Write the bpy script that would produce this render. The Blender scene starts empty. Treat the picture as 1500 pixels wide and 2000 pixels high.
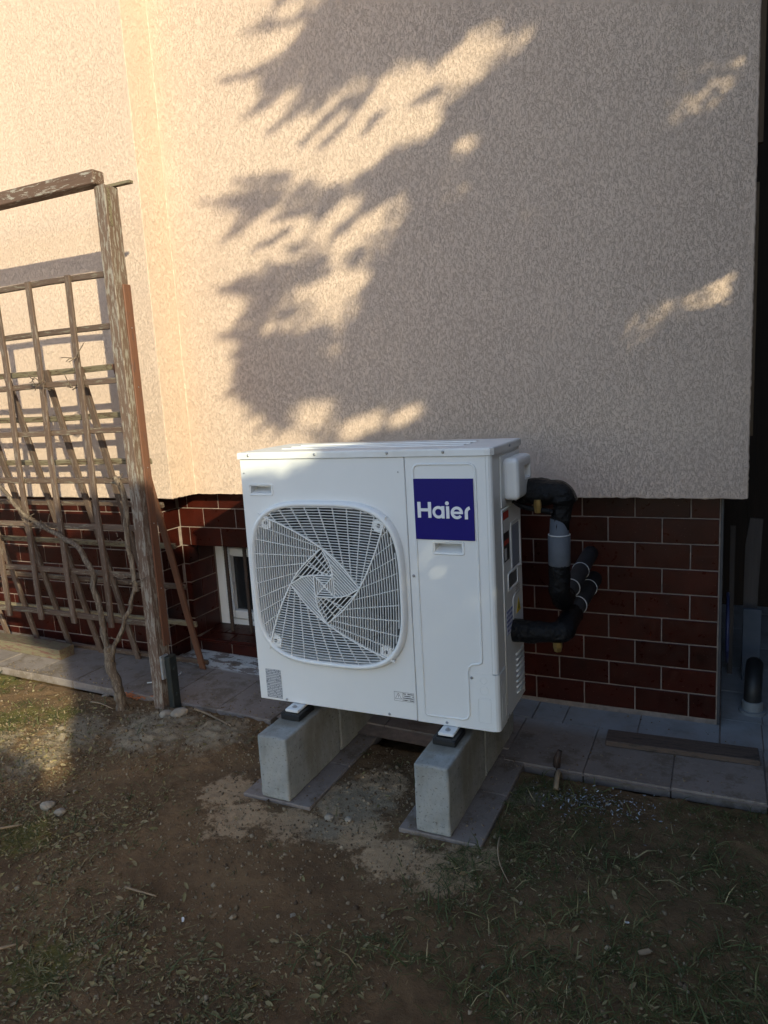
import bpy, bmesh, math, random
import numpy as np
from mathutils import Vector, Matrix, noise as mnoise
random.seed(7); rng = np.random.default_rng(7)
sc = bpy.context.scene
COL = sc.collection

# ------------------------------------------------------------------ camera
cam = bpy.data.cameras.new('camera'); cam_o = bpy.data.objects.new('camera', cam); COL.objects.link(cam_o)
cam.sensor_fit = 'HORIZONTAL'; cam.sensor_width = 36; cam.lens = 36*1408.4/1500
cam.clip_start = .05; cam.clip_end = 1000
RT = Vector((0.9052324, 0.42102442, -0.05738237)); DN = Vector((0.01905037, -0.17512066, -0.98436266)); FW = Vector((-0.42448956, 0.88998381, -0.16654557))
m = Matrix((RT, -DN, -FW)).transposed().to_4x4(); m.translation = (1.604, -2.159, 1.427)
cam_o.matrix_world = m
sc.camera = cam_o
# ------------------------------------------------------------------ sky and sun
SUN = Vector((1.13, -1.0, .57)).normalized()          # towards the sun
EL = math.asin(SUN.z); AZ = math.atan2(SUN.x, SUN.y)
w = bpy.data.worlds.new('World'); sc.world = w; w.use_nodes = True
nt = w.node_tree; bg = nt.nodes['Background']
sky = nt.nodes.new('ShaderNodeTexSky'); sky.sky_type = 'NISHITA'; sky.sun_disc = False
sky.sun_elevation = EL; sky.sun_rotation = AZ; sky.air_density = 1.0; sky.dust_density = .8; sky.ozone_density = 1.2
nt.links.new(sky.outputs[0], bg.inputs[0]); bg.inputs[1].default_value = .118
sl = bpy.data.lights.new('sun', 'SUN'); sl.energy = 2.5; sl.angle = math.radians(.53); sl.color = (1, .925, .645)
so = bpy.data.objects.new('sun', sl); COL.objects.link(so); so.location = (8, -8, 6)
so.rotation_euler = SUN.to_track_quat('Z', 'Y').to_euler()
vs = sc.view_settings; vs.view_transform = 'Standard'; vs.look = 'None'; vs.gamma = 1; vs.exposure = 1.5; vs.use_curve_mapping = False
sc.cycles.max_bounces = 6; sc.cycles.diffuse_bounces = 3; sc.cycles.glossy_bounces = 2

# ------------------------------------------------------------------ helpers
def newobj(name, me, mat=None, parent=None, loc=None, rot=None):
    o = bpy.data.objects.new(name, me); COL.objects.link(o)
    if me is not None and mat is not None and not me.materials:
        for mm in (mat if isinstance(mat, (list, tuple)) else [mat]): me.materials.append(mm)
    if parent: o.parent = parent
    if loc: o.location = loc
    if rot: o.rotation_euler = rot
    return o
def obj(name, bm, mat, parent=None, smooth=False, loc=None, rot=None):
    me = bpy.data.meshes.new(name); bmesh.ops.recalc_face_normals(bm, faces=bm.faces); bm.to_mesh(me); bm.free()
    if smooth: me.polygons.foreach_set('use_smooth', [True]*len(me.polygons))
    return newobj(name, me, mat, parent, loc, rot)
def thing(name, label, cat, loc=(0, 0, 0), rot=None, group=None):
    o = newobj(name, None, None, None, loc, rot); return tag(o, label, cat, group)
def tag(o, label, cat, group=None):
    o['label'] = label; o['category'] = cat
    if group: o['group'] = group
    return o
def structure(o): o['kind'] = 'structure'; return o
def stuff(o): o['kind'] = 'stuff'; return o
def NB(): return bmesh.new()
def box(bm, x0, x1, y0, y1, z0, z1, bev=0, seg=1, mtx=None):
    r = bmesh.ops.create_cube(bm, size=1)
    vs_ = r['verts']
    M_ = Matrix.Translation(((x0+x1)/2, (y0+y1)/2, (z0+z1)/2)) @ Matrix.Diagonal((abs(x1-x0), abs(y1-y0), abs(z1-z0), 1))
    bmesh.ops.transform(bm, matrix=M_, verts=vs_)
    if bev:
        es = list({e for v in vs_ for e in v.link_edges})
        r = bmesh.ops.bevel(bm, geom=es, offset=bev, segments=seg, profile=.5, affect='EDGES')
        vs_ = list({v for f in r['faces'] for v in f.verts} | {v for v in vs_ if v.is_valid})
    if mtx: bmesh.ops.transform(bm, matrix=mtx, verts=[v for v in vs_ if v.is_valid])
    return bm
def bx(*a, **k): return box(NB(), *a, **k)
def prism(bm, pts, y0, y1, axis='y'):
    """polygon given as (a,b), extruded between y0 and y1 along the axis"""
    f = {'y': lambda a, b, t: (a, t, b), 'x': lambda a, b, t: (t, a, b), 'z': lambda a, b, t: (a, b, t)}[axis]
    A = [bm.verts.new(f(a, b, y0)) for a, b in pts]; B = [bm.verts.new(f(a, b, y1)) for a, b in pts]
    bm.faces.new(A); bm.faces.new(B[::-1])
    n = len(pts)
    for i in range(n): bm.faces.new((A[i], A[(i+1) % n], B[(i+1) % n], B[i]))
    return bm
def tube(bm, pts, rad, seg=10, wob=0, cap=True, flat=1.0):
    pts = [Vector(p) for p in pts]; n = len(pts)
    if not hasattr(rad, '__len__'): rad = [rad]*n
    up = Vector((.13, .21, 1)); rings = []
    for i, p in enumerate(pts):
        d = (pts[min(i+1, n-1)]-pts[max(i-1, 0)]).normalized()
        if i == 0:
            a = d.cross(up)
            if a.length < .1: a = d.cross(Vector((1, .1, 0)))
            a.normalize()
        else:
            a = (a-d*a.dot(d)).normalized()
        b = d.cross(a); ring = []
        for k in range(seg):
            t = 2*math.pi*k/seg; r = rad[i]
            if wob: r *= 1+wob*mnoise.noise(Vector((p.x*30+math.cos(t)*1.5, p.y*30+math.sin(t)*1.5, p.z*30)))
            ring.append(bm.verts.new(p+(a*math.cos(t)+b*math.sin(t)*flat)*r))
        rings.append(ring)
    for r0, r1 in zip(rings, rings[1:]):
        for k in range(seg): bm.faces.new((r0[k], r0[(k+1) % seg], r1[(k+1) % seg], r1[k]))
    if cap: bm.faces.new(rings[0][::-1]); bm.faces.new(rings[-1])
    return bm
def smooth_path(pts, k=4):
    P = [Vector(p) for p in pts]; out = []
    for i in range(len(P)-1):
        p0, p1, p2, p3 = P[max(i-1, 0)], P[i], P[i+1], P[min(i+2, len(P)-1)]
        for j in range(k):
            t = j/k
            out.append(.5*((2*p1)+(p2-p0)*t+(2*p0-5*p1+4*p2-p3)*t*t+(3*p1-p0-3*p2+p3)*t**3))
    return out+[P[-1]]
def cut(o, cutters):
    for c in cutters:
        md = o.modifiers.new('b', 'BOOLEAN'); md.object = c; md.operation = 'DIFFERENCE'; md.solver = 'EXACT'
    bpy.context.view_layer.update()
    me = bpy.data.meshes.new_from_object(o.evaluated_get(bpy.context.evaluated_depsgraph_get()))
    o.modifiers.clear(); o.data = me
    for c in cutters: bpy.data.objects.remove(c)
    return o
def mesh_np(name, V, F, mat, attrs=None):
    """V (n,3); F (m,3|4) fast mesh"""
    me = bpy.data.meshes.new(name); k = F.shape[1]
    me.vertices.add(len(V)); me.vertices.foreach_set('co', V.astype(np.float32).ravel())
    me.loops.add(F.size); me.loops.foreach_set('vertex_index', F.astype(np.int32).ravel())
    me.polygons.add(len(F)); me.polygons.foreach_set('loop_start', np.arange(0, F.size, k, dtype=np.int32))
    for n_, a in (attrs or {}).items():
        at = me.attributes.new(n_, 'FLOAT', 'POINT'); at.data.foreach_set('value', a.astype(np.float32))
    me.update(calc_edges=True); me.validate()
    me.materials.append(mat); return me

# ------------------------------------------------------------------ materials
class NT:
    def __init__(s, name):
        s.m = bpy.data.materials.new(name); s.m.use_nodes = True; s.t = s.m.node_tree; s.p = s.t.nodes['Principled BSDF']
        s.co = s.n('ShaderNodeTexCoord').outputs['Object']
    def n(s, t, **kw):
        x = s.t.nodes.new(t)
        for k, v in kw.items(): setattr(x, k, v)
        return x
    def l(s, a, b): s.t.links.new(a, b)
    def map(s, sx=1, sy=1, sz=1, rot=(0, 0, 0), src=None):
        x = s.n('ShaderNodeMapping'); x.inputs['Scale'].default_value = (sx, sy, sz); x.inputs['Rotation'].default_value = rot
        s.l(src or s.co, x.inputs[0]); return x.outputs[0]
    def noise(s, scale, detail=4, rough=.55, vec=None, dist=0):
        x = s.n('ShaderNodeTexNoise'); x.inputs['Scale'].default_value = scale; x.inputs['Detail'].default_value = detail
        x.inputs['Roughness'].default_value = rough; x.inputs['Distortion'].default_value = dist
        s.l(vec or s.co, x.inputs['Vector']); return x.outputs['Fac']
    def ramp(s, fac, stops):
        x = s.n('ShaderNodeValToRGB'); e = x.color_ramp.elements
        while len(e) < len(stops): e.new(.5)
        for el, (p, c) in zip(e, stops):
            el.position = p; el.color = (*c, 1) if hasattr(c, '__len__') else (c, c, c, 1)
        s.l(fac, x.inputs[0]); return x.outputs[0]
    def mix(s, fac, a, b, mode='MIX'):
        x = s.n('ShaderNodeMix', data_type='RGBA', blend_type=mode)
        for v, i in ((fac, 0), (a, 6), (b, 7)):
            if hasattr(v, 'is_linked') or hasattr(v, 'links'): s.l(v, x.inputs[i])
            elif i == 0: x.inputs[0].default_value = v
            else: x.inputs[i].default_value = (*v, 1) if len(v) == 3 else v
        return x.outputs[2]
    def math(s, op, a, b=0.):
        x = s.n('ShaderNodeMath', operation=op)
        for i, v in enumerate((a, b)):
            if hasattr(v, 'links'): s.l(v, x.inputs[i])
            else: x.inputs[i].default_value = v
        return x.outputs[0]
    def attr(s, name):
        x = s.n('ShaderNodeAttribute'); x.attribute_name = name; return x.outputs['Fac']
    def bump(s, h, strength=.5, dist=.002, prev=None):
        x = s.n('ShaderNodeBump'); x.inputs['Strength'].default_value = strength; x.inputs['Distance'].default_value = dist
        s.l(h, x.inputs['Height'])
        if prev: s.l(prev, x.inputs['Normal'])
        s.l(x.outputs[0], s.p.inputs['Normal']); return x.outputs[0]
    def col(s, c):
        if hasattr(c, 'links'): s.l(c, s.p.inputs['Base Color'])
        else: s.p.inputs['Base Color'].default_value = (*c, 1)
    def set(s, **k):
        for a, v in k.items():
            i = s.p.inputs[a.replace('_', ' ')]
            if hasattr(v, 'links'): s.l(v, i)
            else: i.default_value = v
        return s.m
def simple(name, c1, c2=None, scale=8, rough=.5, stretch=(1, 1, 1), bump=0, bscale=60, bdist=.002, metal=0, lo=.35, hi=.65, rand=0, spec=.5, r2=None):
    t = NT(name); v = t.map(*stretch)
    c2 = c2 or tuple(x*.8 for x in c1)
    n = t.noise(scale, 6, .6, v); c = t.ramp(n, [(lo, c1), (hi, c2)])
    if rand:
        oi = t.n('ShaderNodeObjectInfo').outputs['Random']
        g = t.ramp(oi, [(0, 1-rand), (1, 1)])
        c = t.mix(1, c, g, 'MULTIPLY')
    t.col(c)
    if bump: t.bump(t.noise(bscale, 5, .6, v), bump, bdist)
    if r2 is not None: t.set(Roughness=t.ramp(t.noise(scale*1.7, 4, .5, v), [(.3, rough), (.7, r2)]))
    else: t.set(Roughness=rough)
    return t.set(Metallic=metal, Specular_IOR_Level=spec)

def m_stucco():
    t = NT('stucco')
    big = t.noise(1.1, 3, .5)
    # worm-like scratches left by the float: thin contour lines of a noise, broken up by a second one
    def worms(scale, mp, width, keep):
        n = t.noise(scale, 1.0, .5, mp, .8)
        ln = t.ramp_lin(t.math('ABSOLUTE', t.math('SUBTRACT', n, .5)), width, .0)
        br = t.ramp(t.noise(scale*.55, 2, .5, mp), [(keep, 0), (keep+.06, 1)])
        return t.math('MULTIPLY', ln, br)
    reg = t.ramp(t.noise(1.5, 4, .6), [(.35, .35), (.65, 1)])
    w1 = worms(125, t.map(1.5, 1.5, .85), .050, .47); w2 = worms(185, t.map(1.6, 1.6, .7, rot=(.2, .5, .1)), .055, .47)
    pit = t.ramp(t.noise(290, 1.5, .5, t.map(1.2, 1.2, .8), .5), [(.63, 0), (.70, 1)])
    mark = t.math('MAXIMUM', t.math('MAXIMUM', w1, w2), pit)
    cm = t.math('MULTIPLY', mark, reg)
    fine = t.noise(380, 4, .65)
    base = t.ramp(big, [(.3, (.63, .475, .375)), (.7, (.585, .44, .35))])
    c = t.mix(t.math('MULTIPLY', cm, .36), base, (.27, .205, .155))  # dirt and inner shade of scratches and pits put into the colour
    c = t.mix(t.ramp(t.noise(9, 4, .6, t.map(1, 1, .25)), [(.35, .0), (.8, .14)]), c, (.46, .355, .295))
    st = t.ramp(t.noise(2.2, 6, .65, t.map(2.2, 2.2, .22)), [(.55, 0), (.78, .22)])
    c = t.mix(st, c, (.40, .31, .25))
    t.col(c)
    inv = t.math('SUBTRACT', 1.0, mark)
    b = t.bump(inv, .7, .0034); b = t.bump(t.noise(170, 2, .5, t.map(1.8, 1.8, .5), .4), .18, .004, b); t.bump(fine, .45, .002, b)
    return t.set(Roughness=.92, Specular_IOR_Level=.2)
def m_tile():
    t = NT('glazed_tile'); t.co = t.n('ShaderNodeNewGeometry').outputs['Position']
    oi = t.n('ShaderNodeObjectInfo').outputs['Random']
    n = t.noise(9, 5, .6)
    c = t.mix(t.ramp(n, [(.35, 0), (.7, 1)]), (.052, .0085, .0046), (.028, .005, .003))
    c = t.mix(1, c, t.ramp(oi, [(0, .55), (1, 1.0)]), 'MULTIPLY')
    sp = t.ramp(t.noise(160, 2, .5), [(.70, 0), (.76, .35)])
    c = t.mix(sp, c, (.22, .15, .11)); t.col(c)
    t.bump(t.noise(22, 3, .5), .12, .004)
    return t.set(Roughness=t.ramp(t.noise(30, 4, .6), [(.3, .25), (.7, .45)]), Specular_IOR_Level=.22)
def m_wood(name, axis, c1, c2, peel=None, amt=.5, rough=.75, rand=.25):
    """weathered wood with grain along the axis; peel: colour of the worn patches"""
    t = NT(name); s = [22, 22, 22]; s['xyz'.index(axis)] = 1.2
    oi = t.n('ShaderNodeObjectInfo')
    off = t.n('ShaderNodeVectorMath', operation='ADD'); t.l(t.co, off.inputs[0])
    sep = t.n('ShaderNodeCombineXYZ'); r10 = t.math('MULTIPLY', oi.outputs['Random'], 13.0)
    for i in range(3): t.l(r10, sep.inputs[i])
    t.l(sep.outputs[0], off.inputs[1]); v = t.map(*s, src=off.outputs[0])
    g = t.noise(3.2, 6, .65, v, .4)
    c = t.mix(t.ramp(g, [(.3, 0), (.7, 1)]), c1, c2)
    if peel:
        s2 = [34, 34, 34]; s2['xyz'.index(axis)] = 5.0
        pn = t.noise(3.2, 8, .72, t.map(*s2, src=off.outputs[0]), .3)
        c = t.mix(t.ramp(pn, [(.62-amt*.3, 0), (.66-amt*.3, 1)]), c, peel)
    c = t.mix(1, c, t.ramp(oi.outputs['Random'], [(0, 1-rand), (1, 1)]), 'MULTIPLY')
    t.col(c); t.bump(t.noise(6, 6, .7, v), .6, .003)
    return t.set(Roughness=rough, Specular_IOR_Level=.3)
def m_concrete():
    t = NT('concrete_block')
    n = t.noise(7, 7, .65); c = t.ramp(n, [(.3, (.20, .21, .205)), (.55, (.285, .29, .28)), (.75, (.24, .24, .22))])
    pit = t.ramp(t.noise(105, 4, .65), [(.32, 0), (.41, 1)])
    c = t.mix(pit, (.11, .108, .098), c)
    c = t.mix(t.ramp(t.noise(26, 5, .7), [(.5, 0), (.7, .5)]), c, (.33, .335, .32))
    st = t.ramp(t.noise(3.5, 4, .6, t.map(1.6, 1.6, .5)), [(.46, 0), (.60, .7)])
    c = t.mix(st, c, (.16, .14, .105)); t.col(c)
    b = t.bump(pit, .6, .003); t.bump(t.noise(200, 4, .7), .5, .0015, b)
    return t.set(Roughness=.9, Specular_IOR_Level=.25)
def m_paving():
    t = NT('paving_slab'); t.co = t.n('ShaderNodeNewGeometry').outputs['Position']
    oi = t.n('ShaderNodeObjectInfo').outputs['Random']
    n = t.noise(5, 7, .65); c = t.ramp(n, [(.3, (.185, .150, .130)), (.6, (.235, .195, .172)), (.8, (.16, .135, .12))])
    c = t.mix(1, c, t.ramp(oi, [(0, .78), (1, 1)]), 'MULTIPLY')
    d = t.ramp(t.noise(8, 8, .75), [(.50, 0), (.60, .7)]); c = t.mix(d, c, (.105, .078, .052))
    c = t.mix(t.ramp(t.noise(55, 5, .7), [(.58, 0), (.68, .5)]), c, (.30, .26, .225))
    # spilled white lime on the slabs next to the cellar window and a bluish grey tone along the right plinth and passage
    geo = t.n('ShaderNodeNewGeometry').outputs['Position']
    sx = t.n('ShaderNodeSeparateXYZ'); t.l(geo, sx.inputs[0]); X, Y = sx.outputs[0], sx.outputs[1]
    def band(v, a, b, s): return t.math('MULTIPLY', t.ramp_lin(v, a-s, a), t.ramp_lin(v, b+s, b))
    wn = t.noise(16, 7, .7, t.map(.7, 1.6, 1, src=geo)); wb = t.math('MULTIPLY', band(X, -1.0, -.3, .1), band(Y, .70, .86, .04))
    wm = t.math('MULTIPLY', wb, t.ramp(wn, [(.46, 0), (.50, 1)]))
    c = t.mix(t.math('MULTIPLY', wm, .8), c, (.62, .62, .60))
    gm = t.math('MULTIPLY', band(X, .75, 2.4, .15), band(Y, .70, 3.0, .10))
    gm = t.math('MULTIPLY', gm, t.ramp(t.noise(6, 5, .6), [(.3, .45), (.6, 1)]))
    c = t.mix(t.math('MULTIPLY', gm, .75), c, (.27, .285, .30))
    t.col(c); b = t.bump(t.noise(35, 5, .6), .35, .003); t.bump(t.noise(300, 3, .6), .3, .001, b)
    return t.set(Roughness=.8, Specular_IOR_Level=.3)
def _rl(s, v, a, b):
    x = s.n('ShaderNodeMapRange'); x.inputs[1].default_value = a; x.inputs[2].default_value = b; s.l(v, x.inputs[0])
    x.interpolation_type = 'SMOOTHSTEP'
    if a > b:
        x.inputs[1].default_value = b; x.inputs[2].default_value = a; x.inputs[3].default_value = 1; x.inputs[4].default_value = 0
    return x.outputs[0]
NT.ramp_lin = _rl
def m_ground():
    t = NT('garden_soil')
    n = t.noise(7, 8, .7); f = t.noise(60, 6, .7)
    soil = t.ramp(n, [(.3, (.145, .082, .040)), (.5, (.20, .122, .062)), (.75, (.108, .062, .032))])
    soil = t.mix(t.ramp(f, [(.45, 0), (.75, .6)]), soil, (.16, .105, .062))
    sand = t.mix(f, (.48, .335, .20), (.30, .20, .115))
    edge = t.math('ADD', t.attr('sand'), t.math('MULTIPLY', t.math('SUBTRACT', t.noise(13, 9, .78), .5), 2.0))
    soil = t.mix(t.ramp(t.noise(2.6, 7, .7), [(.38, 0), (.62, .6)]), soil, (.07, .043, .024))
    c = t.mix(t.ramp(edge, [(.40, 0), (.56, .9)]), soil, sand)
    dry = t.math('ADD', t.attr('dry'), t.math('MULTIPLY', t.math('SUBTRACT', t.noise(15, 9, .78), .5), 1.7))
    c = t.mix(t.ramp(dry, [(.4, 0), (.7, 1)]), c, t.mix(f, (.34, .275, .19), (.17, .13, .085)))
    mo = t.math('ADD', t.attr('moss'), t.math('MULTIPLY', t.math('SUBTRACT', t.noise(24, 9, .75), .5), 1.8))
    c = t.mix(t.ramp(mo, [(.45, 0), (.7, .75)]), c, t.mix(f, (.15, .14, .03), (.07, .07, .02)))
    t.col(c); b = t.bump(t.noise(45, 8, .75), .8, .012); t.bump(t.noise(240, 4, .7), .6, .003, b)
    return t.set(Roughness=.95, Specular_IOR_Level=.15)
def m_tint(name, stops, rough=.7, trans=0):
    t = NT(name); t.col(t.ramp(t.attr('tint'), stops)); return t.set(Roughness=rough, Specular_IOR_Level=.25)
def m_print(name, paper, ink, rows, axis='z', xs=120):
    """small print: rows of short dark words on paper"""
    t = NT(name)
    sx = t.n('ShaderNodeSeparateXYZ'); t.l(t.co, sx.inputs[0]); z = sx.outputs[2]
    fr = t.math('FRACT', t.math('MULTIPLY', z, rows)); line = t.math('MULTIPLY', t.math('GREATER_THAN', fr, .3), t.math('LESS_THAN', fr, .8))
    fl = t.math('FLOOR', t.math('MULTIPLY', z, rows))
    cb = t.n('ShaderNodeCombineXYZ'); t.l(t.math('ADD', sx.outputs[0], sx.outputs[1]), cb.inputs[0]); t.l(fl, cb.inputs[2])
    mp = t.n('ShaderNodeMapping'); mp.inputs['Scale'].default_value = (xs, 1, 3.7); t.l(cb.outputs[0], mp.inputs[0])
    wn = t.noise(1, 2, .5, mp.outputs[0]); w_ = t.math('GREATER_THAN', wn, .42)
    t.col(t.mix(t.math('MULTIPLY', line, w_), paper, ink)); return t.set(Roughness=.5)

MT = dict(
    stucco=m_stucco(), tile=m_tile(), concrete=m_concrete(), paving=m_paving(), soil=m_ground(),
    grout=simple('grout', (.255, .20, .17), (.17, .135, .115), 30, .9, bump=.4, bscale=200),
    pvc=simple('white_pvc', (.74, .75, .76), (.70, .71, .72), 4, .35),
    rebar=simple('rusty_rebar', (.055, .032, .022), (.03, .02, .016), 40, .7, bump=.4, bscale=150),
    glass=NT('window_glass').set(Base_Color=(.02, .022, .025, 1), Roughness=.04, Specular_IOR_Level=.6),
    dark=simple('dark_room', (.012, .011, .011), None, 3, .9),
    white=simple('white_coated_steel', (.70, .705, .70), (.665, .67, .665), 2.2, .34, r2=.44, spec=.45),
    dusty=simple('dusty_white_lid', (.70, .70, .685), (.60, .585, .55), 9, .5, lo=.45, hi=.8),
    plastic=simple('white_plastic', (.72, .725, .72), (.69, .695, .69), 3, .38),
    inner=simple('inner_sheet_metal', (.11, .115, .12), (.08, .085, .09), 12, .5),
    fan=simple('grey_fan_plastic', (.12, .122, .126), (.095, .098, .10), 6, .5),
    coil=simple('dark_coil', (.03, .031, .033), (.02, .02, .022), 300, .5, stretch=(1, 1, .02)),
    blue=simple('blue_logo_film', (.006, .004, .150), (.006, .004, .135), 3, .35, spec=.25),
    letter=simple('silver_letter', (.74, .75, .78), (.70, .71, .74), 30, .35),
    steel=simple('zinc_screw', (.45, .46, .48), (.35, .36, .38), 60, .3, metal=.9),
    rubber=simple('black_rubber', (.012, .012, .013), None, 20, .55, bump=.2, bscale=90),
    tape=simple('black_wrapping_tape', (.004, .004, .005), (.006, .006, .007), 20, .2, bump=1, bscale=55, bdist=.012, stretch=(1, 1.4, 1), spec=.2),
    foam=simple('grey_pipe_insulation', (.085, .095, .115), (.07, .078, .095), 25, .75, bump=.2, bscale=150),
    darkfoam=simple('dark_pipe_insulation', (.013, .012, .013), (.018, .016, .017), 25, .7, bump=.2, bscale=150),
    brass=simple('brass', (.55, .40, .16), (.45, .32, .12), 40, .35, metal=.9),
    ziptie=simple('white_cable_tie', (.55, .55, .55), None, 4, .5),
    greylabel=m_print('grey_data_label', (.20, .21, .23), (.50, .51, .53), 150, xs=160),
    textlabel=m_print('white_print_label', (.66, .665, .66), (.05, .05, .055), 130, xs=260),
    plate=m_print('rating_plate', (.34, .37, .43), (.10, .12, .18), 110, xs=200),
    bluelabel=m_print('blue_sketch_label', (.55, .57, .68), (.10, .12, .35), 60, xs=90),
    black=simple('black_paint', (.012, .012, .012), None, 8, .5),
    ink=simple('black_ink', (.02, .02, .02), None, 8, .6),
    red=simple('red_print', (.48, .045, .025), None, 8, .5),
    yellow=simple('yellow_print', (.70, .50, .03), None, 8, .5),
    whitep=simple('white_print', (.72, .72, .72), None, 8, .5),
    trim=simple('dark_corner_trim', (.05, .05, .055), (.035, .035, .04), 20, .5),
    galv=simple('galvanised_plate', (.36, .38, .40), (.27, .29, .31), 25, .45, metal=.4),
    postmetal=simple('black_post_shoe', (.012, .016, .016), (.02, .024, .022), 30, .5, bump=.3, bscale=60),
    slat_v=m_wood('weathered_slat_upright', 'z', (.088, .055, .039), (.125, .083, .062), (.18, .145, .118), .24),
    slat_h=m_wood('weathered_slat_cross', 'x', (.082, .050, .036), (.115, .077, .056), (.17, .145, .108), .24),
    slat_g=m_wood('greened_slat_cross', 'x', (.15, .12, .075), (.20, .17, .11), (.10, .066, .043), .36),
    post=m_wood('weathered_post', 'z', (.11, .068, .048), (.15, .10, .074), (.25, .22, .185), .36),
    batten=m_wood('red_brown_batten', 'z', (.175, .078, .045), (.135, .060, .036), (.11, .06, .045), .2, .6),
    beam=m_wood('weathered_beam', 'x', (.095, .054, .038), (.13, .08, .056), (.30, .27, .23), .26),
    plank=m_wood('old_plank', 'x', (.085, .058, .046), (.12, .085, .066), (.055, .042, .034), .3),
    oldbeam=m_wood('mossy_beam', 'x', (.17, .145, .085), (.13, .105, .068), (.13, .065, .05), .35),
    vine=m_wood('vine_bark', 'z', (.15, .108, .076), (.085, .06, .043), (.21, .165, .12), .35),
    bark=simple('tree_bark', (.07, .05, .038), (.045, .033, .026), 20, .9, stretch=(1, 1, .2), bump=.8, bscale=40, bdist=.01),
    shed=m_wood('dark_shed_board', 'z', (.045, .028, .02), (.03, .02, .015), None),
    framewood=m_wood('door_frame_board', 'z', (.20, .135, .085), (.15, .10, .06), None),
    greyboard=m_wood('grey_board', 'z', (.10, .085, .08), (.075, .062, .058), None),
    bluepanel=simple('blue_grey_board', (.07, .085, .115), (.05, .065, .09), 12, .7),
    hose=simple('blue_hose', (.035, .045, .13), None, 8, .4),
    pipegrey=simple('grey_drain_collar', (.17, .185, .20), None, 8, .55),
    stone=simple('field_stone', (.26, .22, .17), (.19, .16, .125), 14, .9, bump=.6, bscale=50, bdist=.004),
    twig=simple('dry_twig', (.25, .18, .11), (.17, .12, .075), 30, .85),
    orange=simple('orange_dry_bark', (.40, .13, .045), (.30, .09, .03), 40, .85),
    whitebit=simple('white_scrap', (.7, .7, .7), None, 8, .6),
    ceramic=simple('red_brick_bit', (.35, .07, .045), None, 10, .8),
    leaf=m_tint('leaf_litter', [(0, (.12, .10, .045)), (.35, (.175, .148, .068)), (.6, (.20, .152, .078)), (.8, (.14, .088, .046)), (1, (.25, .20, .112))], .75),
    grass=m_tint('grass', [(0, (.035, .050, .016)), (.5, (.08, .088, .030)), (.8, (.16, .135, .055)), (1, (.30, .235, .12))], .65),
    crumb=m_tint('soil_crumb', [(0, (.08, .05, .03)), (.5, (.16, .115, .07)), (1, (.29, .225, .15))], .95),
    flake=m_tint('white_flake', [(0, (.16, .165, .18)), (.7, (.3, .31, .34)), (1, (.6, .6, .62))], .8),
    needle=m_tint('conifer_needle', [(0, (.022, .042, .018)), (.6, (.04, .065, .026)), (1, (.06, .08, .03))], .6),
)

# ================================================================== HOUSE
def fbm(x, y, z=0., H=1.0, oc=5): return mnoise.fractal(Vector((x, y, z)), H, 2.0, oc)
house = thing('house', 'beige rough stucco house wall above a red-brown tiled plinth', 'house', (0, 0, 0))
bm = prism(NB(), [(-7, .61), (-.88, .61), (-.88, .79), (1.69, .79), (1.69, 6), (-7, 6)], .952, 5.2, 'z')
es = [e for e in bm.edges if abs(e.verts[0].co.z-e.verts[1].co.z) > 1 or max(v.co.z for v in e.verts) < 1]
bmesh.ops.bevel(bm, geom=es, offset=.003, segments=1, profile=.5, affect='EDGES')
es = [e for e in bm.edges if e.calc_length() > .1 and max(v.co.z for v in e.verts) < 1 and max(v.co.y for v in e.verts) < .9]
bmesh.ops.subdivide_edges(bm, edges=es, cuts=160)
es = [e for e in bm.edges if abs(e.verts[0].co.z-e.verts[1].co.z) > 1 and e.verts[0].co.x > 1.6 and e.verts[0].co.y < .9]
bmesh.ops.subdivide_edges(bm, edges=es, cuts=400)
for v in bm.verts:                                            # ragged lower edge and corner of the render coat
    if v.co.z < 1 and v.co.y < .9: v.co.z += .0035*fbm(v.co.x*35, v.co.y*35, 2.)+.002*fbm(v.co.x*140, v.co.y*90, 5.)
    elif v.co.x > 1.6 and v.co.y < .9 and v.co.z < 5: v.co.x += .0022*fbm(v.co.z*60, 1.2, 8.)
obj('stucco_wall', bm, MT['stucco'], house)
pl = NB()
for b in ((-7, -1.09, .714, 1.6, -.3, .96), (-1.09, -1.054, .884, 1.6, -.3, .96), (-1.054, -.25, .884, 1.6, -.3, .108),
          (-1.054, -.25, .884, 1.6, .652, .96), (-.25, 1.601, .884, 6, -.3, .96)): box(pl, *b)
plinth = obj('plinth', pl, MT['grout'], house)
t_me = bpy.data.meshes.new('tile'); bm = bx(-.102, .102, 0, .012, -.0492, .0492, bev=.0022, seg=1); bm.to_mesh(t_me); bm.free(); t_me.materials.append(MT['tile'])
def put_tile(c, sx, sz, rz=0, rx=0):
    o = newobj('tile', t_me, None, plinth, c, (rx+random.uniform(-.004, .004), 0, rz+random.uniform(-.004, .004))); o.scale = (sx, 1, sz)
ROWZ = [.962-.1045*k for k in range(10)]
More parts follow.
